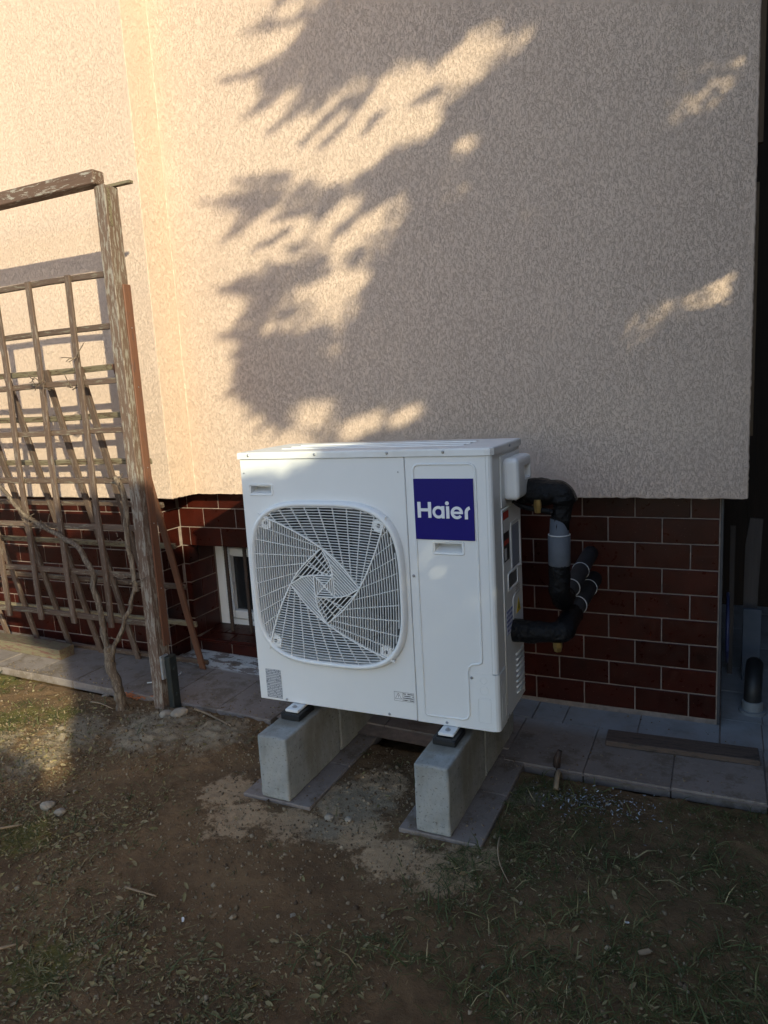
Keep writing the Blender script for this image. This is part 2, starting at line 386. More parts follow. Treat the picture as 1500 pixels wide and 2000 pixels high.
def tile_rows(a, b, place, hole=None, zmin=-1):
    """lay tile rows along a coordinate from a to b; place(centre, z, sx, sz)"""
    for k in range(9):
        z1, z0 = ROWZ[k], ROWZ[k+1]
        if z1 < zmin: continue
        ph = .127 if k % 2 else .023
        j = math.floor((a-ph)/.21)
        while True:
            s, e = ph+.21*j, ph+.21*(j+1); j += 1
            if s >= b: break
            spans = [(max(s, a), min(e, b))]
            if hole and z1 < hole[2] and z0 > hole[3]:
                sp = []
                for p, q_ in spans:
                    if p < hole[0]: sp.append((p, min(q_, hole[0])))
                    if q_ > hole[1]: sp.append((max(p, hole[1]), q_))
                spans = sp
            for p, q_ in spans:
                if q_-p < .02: continue
                zz0 = max(z0, .0215); place((p+q_)/2, (z1+zz0)/2, (q_-p-.005)/.204, (z1-zz0-.005)/.0985)
tile_rows(-1.086, 1.598, lambda c, z, sx, sz: put_tile((c, .880, z), sx, sz), (-1.05, -.25, .66, .10))
tile_rows(-4.0, -1.092, lambda c, z, sx, sz: put_tile((c, .710, z), sx, sz))
tile_rows(.712, .879, lambda c, z, sx, sz: put_tile((-1.086, c, z), sx, sz, math.pi/2))
tile_rows(.884, 1.098, lambda c, z, sx, sz: put_tile((-1.050, c, z), sx, sz if z > .14 else sz, math.pi/2) if .126 < z < .64 else None)
for r, (y0, y1) in enumerate(((.872, .975), (.978, 1.098))):          # tiled window sill
    x = -1.048-.09*r
    while x < -.3:
        a, b = max(x, -1.046), x+.206
        o = newobj('tile', t_me, None, plinth, ((a+b)/2, (y0+y1)/2, .121+.012*r), (math.radians(-84), 0, 0)); o.scale = ((b-a)/.204, 1, (y1-y0-.004)/.0985)
        x += .21
# metal corner profile of the plinth
obj('corner_profile', bx(1.6005, 1.611, .876, .99, .005, .95, bev=.002), MT['trim'], house)
# cellar window
win = obj('window', bx(-1.047, -.995, 1.10, 1.16, .122, .647, bev=.004), MT['pvc'], house)
bm = NB()
box(bm, -.994, -.26, 1.10, 1.16, .60, .647, bev=.004); box(bm, -.994, -.26, 1.10, 1.16, .122, .168, bev=.004)
obj('frame', bm, MT['pvc'], win)
bm = NB()
box(bm, -.985, -.935, 1.085, 1.15, .175, .592, bev=.006); box(bm, -.934, -.30, 1.085, 1.15, .175, .225, bev=.006); box(bm, -.934, -.30, 1.085, 1.15, .545, .592, bev=.006)
obj('sash', bm, MT['pvc'], win)
obj('pane', bx(-.936, -.30, 1.12, 1.13, .223, .547), MT['glass'], win)
obj('window_handle', tube(NB(), [(-.915, 1.085, .40), (-.915, 1.06, .40), (-.913, 1.06, .34)], .006, 8), MT['pvc'], win)
for bxp in (-.90, -.772, -.645, -.52):
    pts = [(bxp, 1.01, .115+.004*i) for i in range(140)]
    obj('window_bar', tube(NB(), pts[::2], [.0105+.0012*(i % 2) for i in range(70)], 8), MT['rebar'], win, True)

# ================================================================== PAVING
def zp(x): return .026*max(0, min(1-x, 6))
bed = NB()
for x0, x1 in ((-7, -4), (-4, -1.1), (-1.1, 1), (1, 4.6)):
    ya = .33 if x1 > -1.0 else .29
    A = [bed.verts.new((x, y, zp(x)-.007)) for x, y in ((x0, ya), (x1, ya), (x1, 3.4), (x0, 3.4))]; bed.faces.new(A)
paving = structure(obj('paving', bed, MT['grout']))
s_me = bpy.data.meshes.new('paving_slab'); bm = bx(-.5, .5, -.5, .5, -.04, 0, bev=.0035); bm.to_mesh(s_me); bm.free(); s_me.materials.append(MT['paving'])
def slab(x0, x1, y0, y1):
    x = (x0+x1)/2; g = .004
    o = newobj('paving_slab', s_me, None, paving, (x, (y0+y1)/2, zp(x)+random.uniform(-.001, .0015)), (random.uniform(-.003, .003), math.atan2(zp(x0)-zp(x1), x1-x0), 0)); o.scale = (x1-x0-g, y1-y0-g, 1)
def run(xs, y0, y1):
    for a, b in zip(xs, xs[1:]): slab(a, b, y0, y1)
LX = [-.77+.3*k for k in range(-7, 3)]
run(LX, .285, .755); run([x for x in LX if x <= -1.07], .757, .79); run([-1.072]+[x for x in LX if x > -1.0], .757, .90)
run([-.17, .03, .315, .655, .86], .42, .71); run([.86, 1.16, 1.46, 1.76, 2.06], .337, .71)
run([-.17, .13, .43, .73, .88, 1.01, 1.31, 1.612], .712, .90)
run([1.614, 1.764, 2.06], .712, .95)
for j in range(6):
    run([1.614, 1.77, 2.07, 2.37, 2.67], .952+.3*j, 1.25+.3*j)

# ================================================================== GROUND
def axis_lines(lo, hi, step):
    inner = np.arange(lo, hi+1e-6, step); out = []
    d, p = step, hi
    while p < 160: d *= 1.35; p += d; out.append(p)
    out2 = []; d, p = step, lo
    while p > -160: d *= 1.35; p -= d; out2.append(p)
    return np.array(out2[::-1]+list(inner)+out)
gx = axis_lines(-2.7, 2.2, .0125); gy = axis_lines(-1.75, .45, .0125)
def sst(a, b, v): t = np.clip((v-a)/(b-a), 0, 1); return t*t*(3-2*t)
BLOBS_SAND = [(-.03, -.20, .16), (.10, -.33, .16), (.30, -.30, .14), (.40, -.10, .16), (.52, -.24, .15), (.68, -.33, .15), (.85, -.34, .16), (.95, -.24, .09), (.5, .05, .14)]
BLOBS_DRY = [(-.62, .05, .30), (-.95, -.1, .24), (-.35, .12, .22), (-1.25, -.35, .28), (-.9, -.3, .2), (.45, -.1, .2), (.42, -.28, .10), (1.0, .15, .12)]
BLOBS_MOSS = [(-1.16, .02, .17), (-1.35, -.1, .25), (-1.9, .2, .4), (-.55, -.66, .16), (.0, -1.05, .16)]
def blob(X, Y, B):
    v = np.zeros_like(X)
    for x, y, r in B: v = np.maximum(v, 1-np.hypot(X-x, Y-y)/(r*1.25))
    return np.clip(v, 0, 1)
def ground_h(x, y):
    """height of the soil surface"""
    near = float(abs(x) < 3.2 and -2.2 < y < .7)
    h = -.016+.021*float(np.clip(1-x, 0, 4))*float(sst(-.9, .15, y))
    if near:
        cl = float(blob(np.array(x), np.array(y), BLOBS_DRY[:5]))
        h += .011*fbm(x*3.1, y*3.1)+(.008+.020*cl)*abs(fbm(x*17, y*17, 3., .6))+.022*cl-.004
        h += .02*max(0, 1-math.hypot(x-.48, (y-.06)*1.3)/.16)*abs(fbm(x*14, y*14, 5))*2
        # keep clear of the foundation slabs
        for a, b in ((.03, .315), (.655, .94)):
            d = max(a-x, x-b, -.2-y)
            if d < .05: h = min(h, -.012+max(0, d)*.3)
    else: h += .03*fbm(x*.4, y*.4)
    h -= .09*float(sst(.30, .37, y)) if x > -1.0 else .09*float(sst(.26, .33, y))
    return h
GX, GY = np.meshgrid(gx, gy); nx, ny = len(gx), len(gy)
GZ = np.array([ground_h(float(a), float(b)) for a, b in zip(GX.ravel(), GY.ravel())])
V = np.stack([GX.ravel(), GY.ravel(), GZ], 1)
idx = np.arange(nx*ny).reshape(ny, nx)
F = np.stack([idx[:-1, :-1], idx[:-1, 1:], idx[1:, 1:], idx[1:, :-1]], -1).reshape(-1, 4)
me = mesh_np('ground', V, F, MT['soil'], dict(sand=blob(GX, GY, BLOBS_SAND).ravel(), dry=blob(GX, GY, BLOBS_DRY).ravel(), moss=blob(GX, GY, BLOBS_MOSS).ravel()))
me.polygons.foreach_set('use_smooth', [True]*len(me.polygons))
structure(newobj('ground', me))
ix = lambda x: int(np.clip(np.searchsorted(gx, x), 0, nx-1)); iy = lambda y: int(np.clip(np.searchsorted(gy, y), 0, ny-1))
GZ2 = GZ.reshape(ny, nx)
def gz(x, y): return float(GZ2[iy(y), ix(x)])
def gzn(x, y): return GZ2[np.clip(np.searchsorted(gy, y), 0, ny-1), np.clip(np.searchsorted(gx, x), 0, nx-1)]

# ================================================================== FOUNDATION under the unit
for lab, x0 in (('left', .03), ('right', .655)):
    for k, y0 in enumerate((-.20, .102)):
        o = obj('foundation_slab', bx(0, .285, 0, .298, -.035, 0, bev=.003), MT['paving'], None, loc=(x0, y0, 0))
        tag(o, f'thin paving slab under the {"front end" if k == 0 else "rear half"} of the {lab} concrete block row', 'paving slab', 'slabs under the concrete blocks')
def block(x0, y0, label):
    bm = bx(0, .12, 0, .383, 0, .239, bev=.007, seg=2)
    bmesh.ops.subdivide_edges(bm, edges=[e for e in bm.edges if e.calc_length() > .05], cuts=11, use_grid_fill=True)
    for v in bm.verts: v.co += Vector((1, 1, 1))*0+v.co.normalized()*0+Vector((fbm(v.co.x*25+x0*9, v.co.y*25, v.co.z*25), fbm(v.co.x*25+7, v.co.y*25+x0*5, v.co.z*25), fbm(v.co.x*25, v.co.y*25, v.co.z*25+3)))*.0024
    o = obj('concrete_block', bm, MT['concrete'], None, loc=(x0, y0, .001)); tag(o, label, 'concrete block', 'concrete blocks carrying the heat pump')
block(.112, -.196, 'grey concrete block under the left foot of the white unit, end facing out')
block(.718, -.196, 'grey concrete block under the right foot of the white unit, end facing out')
block(.112, .195, 'rear concrete block behind the left front block, under the white unit')
block(.718, .195, 'rear concrete block behind the right front block, towards the pipes')

# ================================================================== HEAT PUMP OUTDOOR UNIT
YAW = .011; UZ = .279
unit = thing('outdoor_unit', 'white heat pump outdoor unit with square spiral fan grille and blue logo panel', 'heat pump', (0, 0, UZ), (0, 0, YAW))
W_, H_, D_ = .95, .953, .357
CX, CZ, RX, RZ = .330, .474, .311, .306
def sq(a, s=1., n=3.5, rx=RX, rz=RZ):
    c, t = math.cos(a), math.sin(a)
    return (CX+s*rx*math.copysign(abs(c)**(2/n), c), CZ+s*rz*math.copysign(abs(t)**(2/n), t))
def wedge(x0, x1, z0, z1, d):
    """cutter for a recessed grip: a deep pocket under the top lip, ramping out at the bottom"""
    bm = NB(); zm = z0+(z1-z0)*.42
    S_ = [(-.05, z0), (0.0, z0), (d*.75, zm), (d, z1-.010), (d, z1), (-.05, z1)]
    A = [bm.verts.new((x0, y, z)) for y, z in S_]; B = [bm.verts.new((x1, y, z)) for y, z in S_]; n = len(S_)
    bm.faces.new(A); bm.faces.new(B[::-1])
    for k in range(n): bm.faces.new((A[k], A[(k+1) % n], B[(k+1) % n], B[k]))
    return obj('cutter', bm, None)
def ring_rect(bm, x0, x1, z0, z1, r, rc=.012, y=0, seg=6, plane='y'):
    pts = []
    for cx, cz, a0 in ((x1-rc, z1-rc, 0), (x0+rc, z1-rc, 90), (x0+rc, z0+rc, 180), (x1-rc, z0+rc, 270)):
        for k in range(5):
            a = math.radians(a0+22.5*k); pts.append((cx+rc*math.cos(a), cz+rc*math.sin(a)))
    pts.append(pts[0]); f = (lambda p: (p[0], y, p[1])) if plane == 'y' else (lambda p: (y, p[0], p[1]))
    return tube(bm, [f(p) for p in pts], r, seg, cap=False)
# front panel with fan opening and grip
fp = obj('front_panel', bx(.001, .6535, 0, .05, .002, .9275, bev=.002), MT['white'])
c1 = obj('cutter', prism(NB(), [sq(2*math.pi*k/96, .955) for k in range(96)], -.05, .08), None)
fp = cut(fp, [c1, wedge(.040, .128, .803, .830, .044)]); fp.parent = unit; fp.data.name = 'front_panel'
bm = NB(); ring_rect(bm, .034, .134, .797, .836, .0028, .006, 0); obj('grip_rim', bm, MT['white'], fp, True)
# service panel, corner and side
sp = obj('service_panel', prism(NB(), [(.6565, 0), (.930, 0), (.930, .05), (.6565, .05)], .002, .9275, 'z'), MT['white'])
sp = cut(sp, [wedge(.748, .842, .612, .642, .044)]); sp.parent = unit
bm = NB(); ring_rect(bm, .742, .849, .606, .648, .0028, .006, 0); obj('grip_rim', bm, MT['white'], sp, True)
obj('corner_post', prism(NB(), [(.9305, 0.0005), (.938, 0.0005), (.945, .004), (.949, .010), (.9495, .018), (.9495, .05), (.9305, .05)], .205, .9275, 'z'), MT['white'], unit, False)
cc = obj('corner_cover', prism(NB(), [(.8725, -.0015), (.938, -.0015), (.946, .003), (.951, .010), (.9515, .018), (.9515, .085), (.935, .085), (.935, -.0005), (.8725, -.0005)], .004, .203, 'z'), MT['white'], unit)
bm = NB()
for cx, cz, r in ((.899, .180, .0115), (.900, .145, .0145)): tube(bm, [(cx+r*math.cos(2*math.pi*k/24), -.0016, cz+r*math.sin(2*math.pi*k/24)) for k in range(25)], .0008, 5, cap=False)
ring_rect(bm, .878, .922, .03, .118, .0009, .006, -.0016); ring_rect(bm, .03, .075, .03, .115, .0009, .006, .9516, plane='x')
for cy, cz, r in ((.035, .165, .011), (.055, .145, .012)): tube(bm, [(.9516, cy+r*math.cos(math.radians(a)), cz+r*math.sin(math.radians(a))) for a in range(100, 281, 20)], .0008, 5, cap=False)
obj('knockout', bm, MT['white'], cc, True)
obj('side_panel', bx(.942, .9485, .0505, D_-.001, .002, .9275, bev=.001), MT['white'], unit)
obj('left_side', bx(.0015, .008, .0505, D_-.001, .002, .9275, bev=.001), MT['white'], unit)
bm = NB(); box(bm, .009, .941, D_-.008, D_-.0015, .002, .9275); obj('back_panel', bm, MT['inner'], unit)
obj('base_pan', bx(.010, .940, .0505, D_-.010, .003, .02), MT['white'], unit)
obj('inner_wall', bx(.650, .656, .0505, D_-.010, .021, .926), MT['inner'], unit)
# lid with turned down rim and two pressed ribs
lid = obj('lid', prism(NB(), [(-.004, -.006), (.930, -.006), (.946, -.002), (.956, .012), (.956, D_+.003), (-.004, D_+.003)], .929, H_, 'z'), MT['dusty'])
bmm = bmesh.new(); bmm.from_mesh(lid.data); bmesh.ops.bevel(bmm, geom=[e for e in bmm.edges if min(v.co.z for v in e.verts) > .94], offset=.006, segments=2, profile=.5, affect='EDGES'); bmm.to_mesh(lid.data); bmm.free(); lid.parent = unit
bm = NB()
for y in (.10, .17, .24): box(bm, .12, .83, y, y+.03, H_-.004, H_+.003, bev=.0025)
obj('pressed_rib', bm, MT['dusty'], lid)
# raised outline pressed into the service panel
pts = [(.684, .04), (.684, .885), (.690, .897), (.702, .903), (.878, .903), (.890, .897), (.896, .885), (.896, .255), (.8955, .243), (.886, .236), (.862, .232), (.850, .222), (.846, .205), (.846, .052), (.838, .038), (.824, .032), (.694, .030), (.684, .04)]
obj('pressed_outline', tube(NB(), [(x, .0005, z) for x, z in pts], .0042, 6, cap=False), MT['white'], sp, True)
# fan shroud ring
prof = [(1.0, .001), (.998, -.008), (.985, -.020), (.965, -.025), (.945, -.023), (.932, -.016), (.928, -.004), (.928, .030)]
bm = NB(); N = 112; rings = []
for s, y in prof: rings.append([bm.verts.new((lambda p: (p[0], y, p[1]))(sq(2*math.pi*k/N, s))) for k in range(N)])
for a, b in zip(rings, rings[1:]):
    for k in range(N): bm.faces.new((a[k], a[(k+1) % N], b[(k+1) % N], b[k]))
grille = obj('fan_grille', bm, MT['plastic'], unit, True)
# ---- spiral ribs
def bez3(P, n=16):          # smooth curve through the points
    return [(v.x, v.y) for v in smooth_path([(x, z, 0) for x, z in P], n)]
rot = lambda p, k: p if k == 0 else rot((p[1], -p[0]), k-1)
R_T = (0.0, .139); TLc = (-.258, .256)
A_full = bez3([TLc, (-.125, .205), R_T, (.078, .075), rot(R_T, 1)])
def seg_to(curve, p): 
    i = min(range(len(curve)), key=lambda k: (curve[k][0]-p[0])**2+(curve[k][1]-p[1])**2); return i
outer = [((lambda p: (p[0]-CX, p[1]-CZ))(sq(math.radians(a), .935))) for a in np.linspace(44, 136, 30)]
B_full = [rot(p, 1) for p in A_full]; ib = seg_to(B_full, rot(R_T, 1))
POLY_TOP = A_full+B_full[:ib+1][::-1]+outer
C1 = bez3([R_T, (.028, .088), (.038, .040), (.040, -.038)])
C2 = [rot(p, 1) for p in C1]; ic = seg_to(C2, (.040, -.038))
ia = seg_to(A_full, R_T)
POLY_IN = A_full[ia:]+C2[:ic+1]+C1[::-1]
POLY_C = [(0, 0), (.040, -.038), (.038, .040)]
def clip_line(poly, z):
    xs = []
    for (x0, z0), (x1, z1) in zip(poly, poly[1:]+poly[:1]):
        if (z0 > z) != (z1 > z): xs.append(x0+(z-z0)/(z1-z0)*(x1-x0))
    xs.sort(); return list(zip(xs[::2], xs[1::2]))
def rib(bm, pts, w_, y0, y1):
    n = len(pts); R_ = []
    for i, (x, z) in enumerate(pts):
        dx, dz = pts[min(i+1, n-1)][0]-pts[max(i-1, 0)][0], pts[min(i+1, n-1)][1]-pts[max(i-1, 0)][1]
        L = math.hypot(dx, dz) or 1; nx_, nz_ = -dz/L*w_/2, dx/L*w_/2
        R_.append([bm.verts.new((CX+x+nx_*s, y, CZ+z+nz_*s)) for s, y in ((1, y0), (-1, y0), (-1, y1), (1, y1))])
    for a, b in zip(R_, R_[1:]):
        for k in range(4): bm.faces.new((a[k], a[(k+1) % 4], b[(k+1) % 4], b[k]))
    bm.faces.new(R_[0][::-1]); bm.faces.new(R_[-1])
GY0, GY1 = -.020, -.0135
def sector(poly, k, pitch, ang, bend=0., crosses=(), wd=.0020):
    bm = NB(); ca, sa = math.cos(ang), math.sin(ang)
    tr = lambda p: (p[0]*ca+p[1]*sa, -p[0]*sa+p[1]*ca); inv = lambda p: (p[0]*ca-p[1]*sa, p[0]*sa+p[1]*ca)
    Q = [tr(p) for p in poly]; Q = [(x, z+bend*x*x) for x, z in Q]
    z = min(p[1] for p in Q)+pitch*.6; zm = max(p[1] for p in Q)
    while z < zm-.002:
        for a, b in clip_line(Q, z):
            if b-a < .006: continue
            m_ = max(2, int((b-a)/.03)+1) if bend else 2
            rib(bm, [rot(inv((x, z-bend*x*x)), k) for x in np.linspace(a, b, m_)], wd, GY0, GY1)
        z += pitch
    for (p0, p1) in crosses:                                     # thin tie ribs behind the slats
        L = math.hypot(p1[0]-p0[0], p1[1]-p0[1]); an = math.atan2(p1[1]-p0[1], p1[0]-p0[0]); c_, s_ = math.cos(an), math.sin(an)
        Q2 = [((x-p0[0])*c_+(y-p0[1])*s_, -(x-p0[0])*s_+(y-p0[1])*c_) for x, y in poly]
        for a, b in clip_line(Q2, 0.0):
            a, b = max(a, 0), min(b, L)
            if b-a > .01: rib(bm, [rot((p0[0]+t*c_, p0[1]+t*s_), k) for t in (a, b)], .0022, GY0+.002, GY1+.002)
    obj('slat_sector', bm, MT['plastic'], grille)
CR = [((x, .30), (.30*x+.075, .01)) for x in np.linspace(-.36, .34, 13)]
CI = [((.10*math.cos(a)+.06, .10*math.sin(a)+.06), (.0, .0)) for a in np.linspace(-.7, 2.3, 6)]
for k in range(4):
    sector(POLY_TOP, k, .0098, 0, .22, CR)
    if k % 2 == 0: sector(POLY_IN, k, .0092, math.radians(-45), 0, (), .0036)
    else: sector(POLY_IN, k, .0130, math.radians(-45), 0, [((.085, .10), (.04, -.02)), ((.03, .13), (.035, -.02)), ((.13, .05), (.04, -.03)), ((.12, .0), (.045, -.035)), ((.1, .08), (.04, .0))], .0030)
    sector(POLY_C, k, .0085, math.radians(-90), 0, (), .0030)
bm = NB()
for k in range(4):
    for cv, w_ in ((A_full, .0045), (C1, .0040)): rib(bm, [rot(p, k) for p in cv], w_, GY0-.002, GY1)
    rib(bm, [rot((0, 0), k), rot((.040, -.038), k)], .0035, GY0-.001, GY1)
obj('spiral_rib', bm, MT['plastic'], grille)
for sx in (-1, 1):
    for sz in (-1, 1):
        x, z = CX+sx*.226, CZ+sz*.224
        bm = NB(); pts = [(x+.024*math.cos(math.radians(a)), z+.024*math.sin(math.radians(a))) for a in range(0, 360, 20)]
        prism(bm, pts, -.016, -.006)
        tab = obj('corner_tab', bm, MT['plastic'], grille)
        bm = NB(); tube(bm, [(x+.010*math.cos(2*math.pi*q_/16), -.0165, z+.010*math.sin(2*math.pi*q_/16)) for q_ in range(17)], .0022, 6, cap=False)
        obj('screw_socket', bm, MT['plastic'], tab, True)
        obj('screw', tube(NB(), [(x, -.0172, z), (x, -.010, z)], .007, 10), MT['fan'], tab)
# duct plate, fan and coil behind the grille
bm = NB(); N = 64
O = [bm.verts.new((lambda p: (p[0], .034, p[1]))(sq(2*math.pi*k/N, .955))) for k in range(N)]
I = [bm.verts.new((CX+.272*math.cos(2*math.pi*k/N), .034, CZ+.272*math.sin(2*math.pi*k/N))) for k in range(N)]
J = [bm.verts.new((CX+.262*math.cos(2*math.pi*k/N), .10, CZ+.262*math.sin(2*math.pi*k/N))) for k in range(N)]
for k in range(N):
    bm.faces.new((O[k], O[(k+1) % N], I[(k+1) % N], I[k])); bm.faces.new((I[k], I[(k+1) % N], J[(k+1) % N], J[k]))
obj('air_duct', bm, MT['inner'], unit)
fan = obj('fan', tube(NB(), [(CX, .055, CZ), (CX, .062, CZ), (CX, .12, CZ)], [.055, .068, .070], 28), MT['fan'], unit)
for k in range(3):
    bm = NB(); g = []
    for i in range(9):
        r = .06+.19*i/8; row = []
        for j in range(9):
            a = math.radians(120*k+20+(-38-14*i/8)*(1-j/4)+10*i/8); row.append(bm.verts.new((CX+r*math.cos(a), .085+.030*(j/4-1)*(1-.25*i/8)+.006*math.sin(j), CZ+r*math.sin(a))))
        g.append(row)
    for i in range(8):
        for j in range(8): bm.faces.new((g[i][j], g[i][j+1], g[i+1][j+1], g[i+1][j]))
    bmesh.ops.solidify(bm, geom=bm.faces[:], thickness=.004)
    obj('fan_blade', bm, MT['fan'], fan, True)
obj('heat_exchanger', bx(.012, .645, .27, .30, .022, .92), MT['coil'], unit)
# ---- screws
def screw(x, z, y=0., ax='y', r=.0052):
    d = Vector((0, -1, 0)) if ax == 'y' else Vector((1, 0, 0)); p = Vector((x, y, z)) if ax == 'y' else Vector((y, x, z))
    o = obj('screw', tube(NB(), [p-d*.002, p+d*.0012, p+d*.003], [r, r, r*.6], 10), MT['steel'], unit)
for x, z in ((.045, .942), (.321, .942), (.595, .942), (.792, .942)): screw(x, z, -.006)
for x, z in ((.668, .526), (.858, .186), (.120, .012), (.547, .013), (.763, .012)): screw(x, z)
for x, z in ((.016, .877), (.630, .878)): screw(x, z, r=.0025)
screw(.20, .941, .956, 'x'); screw(.33, .014, .9485, 'x'); screw(.115, .014, .9515, 'x')
# ---- logo panel and letters
logo = obj('logo_panel', bx(.6845, .8885, -.0045, .0005, .654, .856, bev=.001), MT['blue'], unit)
LS = .000290; lx = lambda px: .6845+(px-150)*LS; lz = lambda py: .856-(py-262)*LS
def ring_arc(bm, cx, cz, ro, ri, a0, a1, y0, y1, n=36):
    R_ = []
    for k in range(n+1):
        a = math.radians(a0+(a1-a0)*k/n); R_.append([bm.verts.new((cx+r*math.cos(a), y, cz+r*math.sin(a))) for r, y in ((ro, y0), (ri, y0), (ri, y1), (ro, y1))])
    for a, b in zip(R_, R_[1:]):
        for k in range(4): bm.faces.new((a[k], a[(k+1) % 4], b[(k+1) % 4], b[k]))
    bm.faces.new(R_[0][::-1]); bm.faces.new(R_[-1])
y0, y1 = -.0062, -.0044
def lbox(bm, x0, x1, za, zb, dy=0.): box(bm, lx(x0), lx(x1), y0-dy, y1, lz(zb), lz(za))
bm = NB(); lbox(bm, 190, 228, 525, 705); lbox(bm, 317, 355, 525, 705); lbox(bm, 229, 316, 598, 632); obj('letter', bm, MT['letter'], logo)
rr = 71*LS
bm = NB(); ring_arc(bm, lx(440), lz(640), rr, rr*.55, 0, 360, y0, y1, 48); lbox(bm, 478, 512, 570, 709, .0003); obj('letter', bm, MT['letter'], logo)
bm = NB(); lbox(bm, 532, 569, 572, 709); ring_arc(bm, lx(545), lz(537), 22*LS, .1*LS, 0, 360, y0, y1, 24); obj('letter', bm, MT['letter'], logo)
bm = NB(); ring_arc(bm, lx(657), lz(643), rr, rr*.55, 0, 322, y0, y1, 48); lbox(bm, 620, 727, 630, 656, .0003); obj('letter', bm, MT['letter'], logo)
bm = NB(); lbox(bm, 748, 784, 640, 714); ring_arc(bm, lx(822), lz(640), 74*LS, 38*LS, 105, 180, y0, y1, 16); obj('letter', bm, MT['letter'], logo)
# ---- labels on the front
gl = obj('data_label', bx(.034, .102, -.0012, .001, .012, .126), MT['greylabel'], unit)
wl = obj('warning_label', bx(.570, .645, -.0010, .001, .068, .102), MT['whitep'], unit)
bm = NB()
for a in ((.570, .645, .1012, .102), (.570, .645, .068, .0688), (.570, .5707, .0688, .1012), (.6443, .645, .0688, .1012), (.6015, .6021, .0688, .1012)): box(bm, a[0], a[1], -.0014, -.0009, a[2], a[3])
tri = [(.574, .076), (.598, .076), (.586, .097)]
for a, b in zip(tri, tri[1:]+tri[:1]): rib(bm, [(a[0]-CX, a[1]-CZ), (b[0]-CX, b[1]-CZ)], .0011, -.0014, -.0009)
box(bm, .5853, .5867, -.0014, -.0009, .0825, .090); box(bm, .5853, .5867, -.0014, -.0009, .079, .0805)
obj('warning_print', bm, MT['ink'], wl)
obj('small_print', bx(.604, .643, -.0013, -.0009, .070, .100), MT['textlabel'], wl)
# ---- right side: valve cover, labels, grip, louvres
bm = bx(.949, 1.003, .125, .315, .765, .905, bev=.016, seg=3)
vc = obj('valve_cover', bm, MT['plastic'], None, True)
cu = obj('cutter', bx(.960, 1.03, .205, .290, .825, .872, bev=.004), None); vc = cut(vc, [cu]); vc.parent = unit
for p in vc.data.polygons: p.use_smooth = False
obj('cover_flange', bx(.9487, .9525, .095, .345, .745, .915, bev=.001), MT['plastic'], vc)
bm = NB()
for a in ((.10, .10, .06, .735), (.10, .335, .735, .735)):
    tube(bm, [(.9488, a[0], a[2]), (.9488, a[1], a[3])], .0028, 6)
tube(bm, [(.9488, .215, .30), (.9488, .215, .40), (.9488, .235, .41), (.9488, .32, .41)], .0025, 6)
obj('pressed_edge', bm, MT['white'], unit, True)
sl_ = obj('warning_strip', bx(.9483, .9495, .118, .185, .555, .725), MT['black'], unit)
obj('red_band', bx(.9494, .9499, .118, .185, .70, .725), MT['red'], sl_)
obj('white_band', bx(.9494, .9499, .118, .185, .655, .699), MT['whitep'], sl_)
obj('red_text', bx(.9494, .9499, .122, .181, .612, .628), MT['red'], sl_)
obj('white_pictogram', bx(.9494, .9499, .125, .150, .56, .60), MT['whitep'], sl_)
rp = obj('rating_plate', bx(.9483, .9497, .225, .318, .51, .66), MT['plate'], unit)
bm = NB(); ring_rect(bm, .208, .332, .50, .672, .0026, .01, .9488, plane='x'); obj('pressed_rim', bm, MT['white'], rp, True)
bm = NB(); ring_rect(bm, .158, .285, .445, .505, .0034, .008, .9488, plane='x'); sg = obj('side_grip', bm, MT['white'], unit, True)
obj('grip_shade', bx(.9482, .9488, .164, .279, .451, .499), MT['inner'], sg)  # flat dark sheet standing for the shade inside the recess
obj('wiring_label', bx(.9483, .9494, .255, .315, .405, .435), MT['textlabel'], unit)
tb = obj('hazard_sign', prism(NB(), [(.262, .335), (.322, .335), (.292, .388)], .9484, .9494, 'x'), MT['yellow'], unit)
obj('hazard_border', prism(NB(), [(.287, .345), (.297, .345), (.292, .370)], .9493, .9498, 'x'), MT['ink'], tb)
obj('sketch_label', bx(.9483, .9494, .13, .205, .295, .38), MT['bluelabel'], unit)
for k in range(8):
    z = .045+.0205*k; obj('louvre', tube(NB(), [(.9485, .235, z), (.953, .245, z+.002), (.953, .325, z+.002), (.9485, .335, z)], .0042, 8), MT['white'], unit, True)
# ---- feet
for x in (.142, .748):
    ft = obj('foot', bx(x, x+.055, -.052, .05, -.012, -.001, bev=.002), MT['white'], unit)
    bm = NB(); tube(bm, [(x+.028, -.028, -.012), (x+.028, -.028, -.004)], .0145, 16); tube(bm, [(x+.028, -.028, -.0045), (x+.028, -.028, .003)], .0095, 6); tube(bm, [(x+.028, -.028, .002), (x+.028, -.028, .007)], .005, 10)
    obj('bolt', bm, MT['steel'], ft)
for i, x in enumerate((.128, .734)):
    bm = NB(); box(bm, x, x+.082, -.062, .045, .2405, .262, bev=.003)
    box(bm, x, x+.012, -.062, .045, .2615, .2665, bev=.0015); box(bm, x+.070, x+.082, -.062, .045, .2615, .2665, bev=.0015); box(bm, x+.0125, x+.0695, -.062, -.053, .2615, .2665, bev=.0015)
    o = obj('rubber_pad', bm, MT['rubber'], None); tag(o, f'black rubber pad on the {"left" if i == 0 else "right"} concrete block under the white foot', 'rubber pad', 'rubber pads under the heat pump')

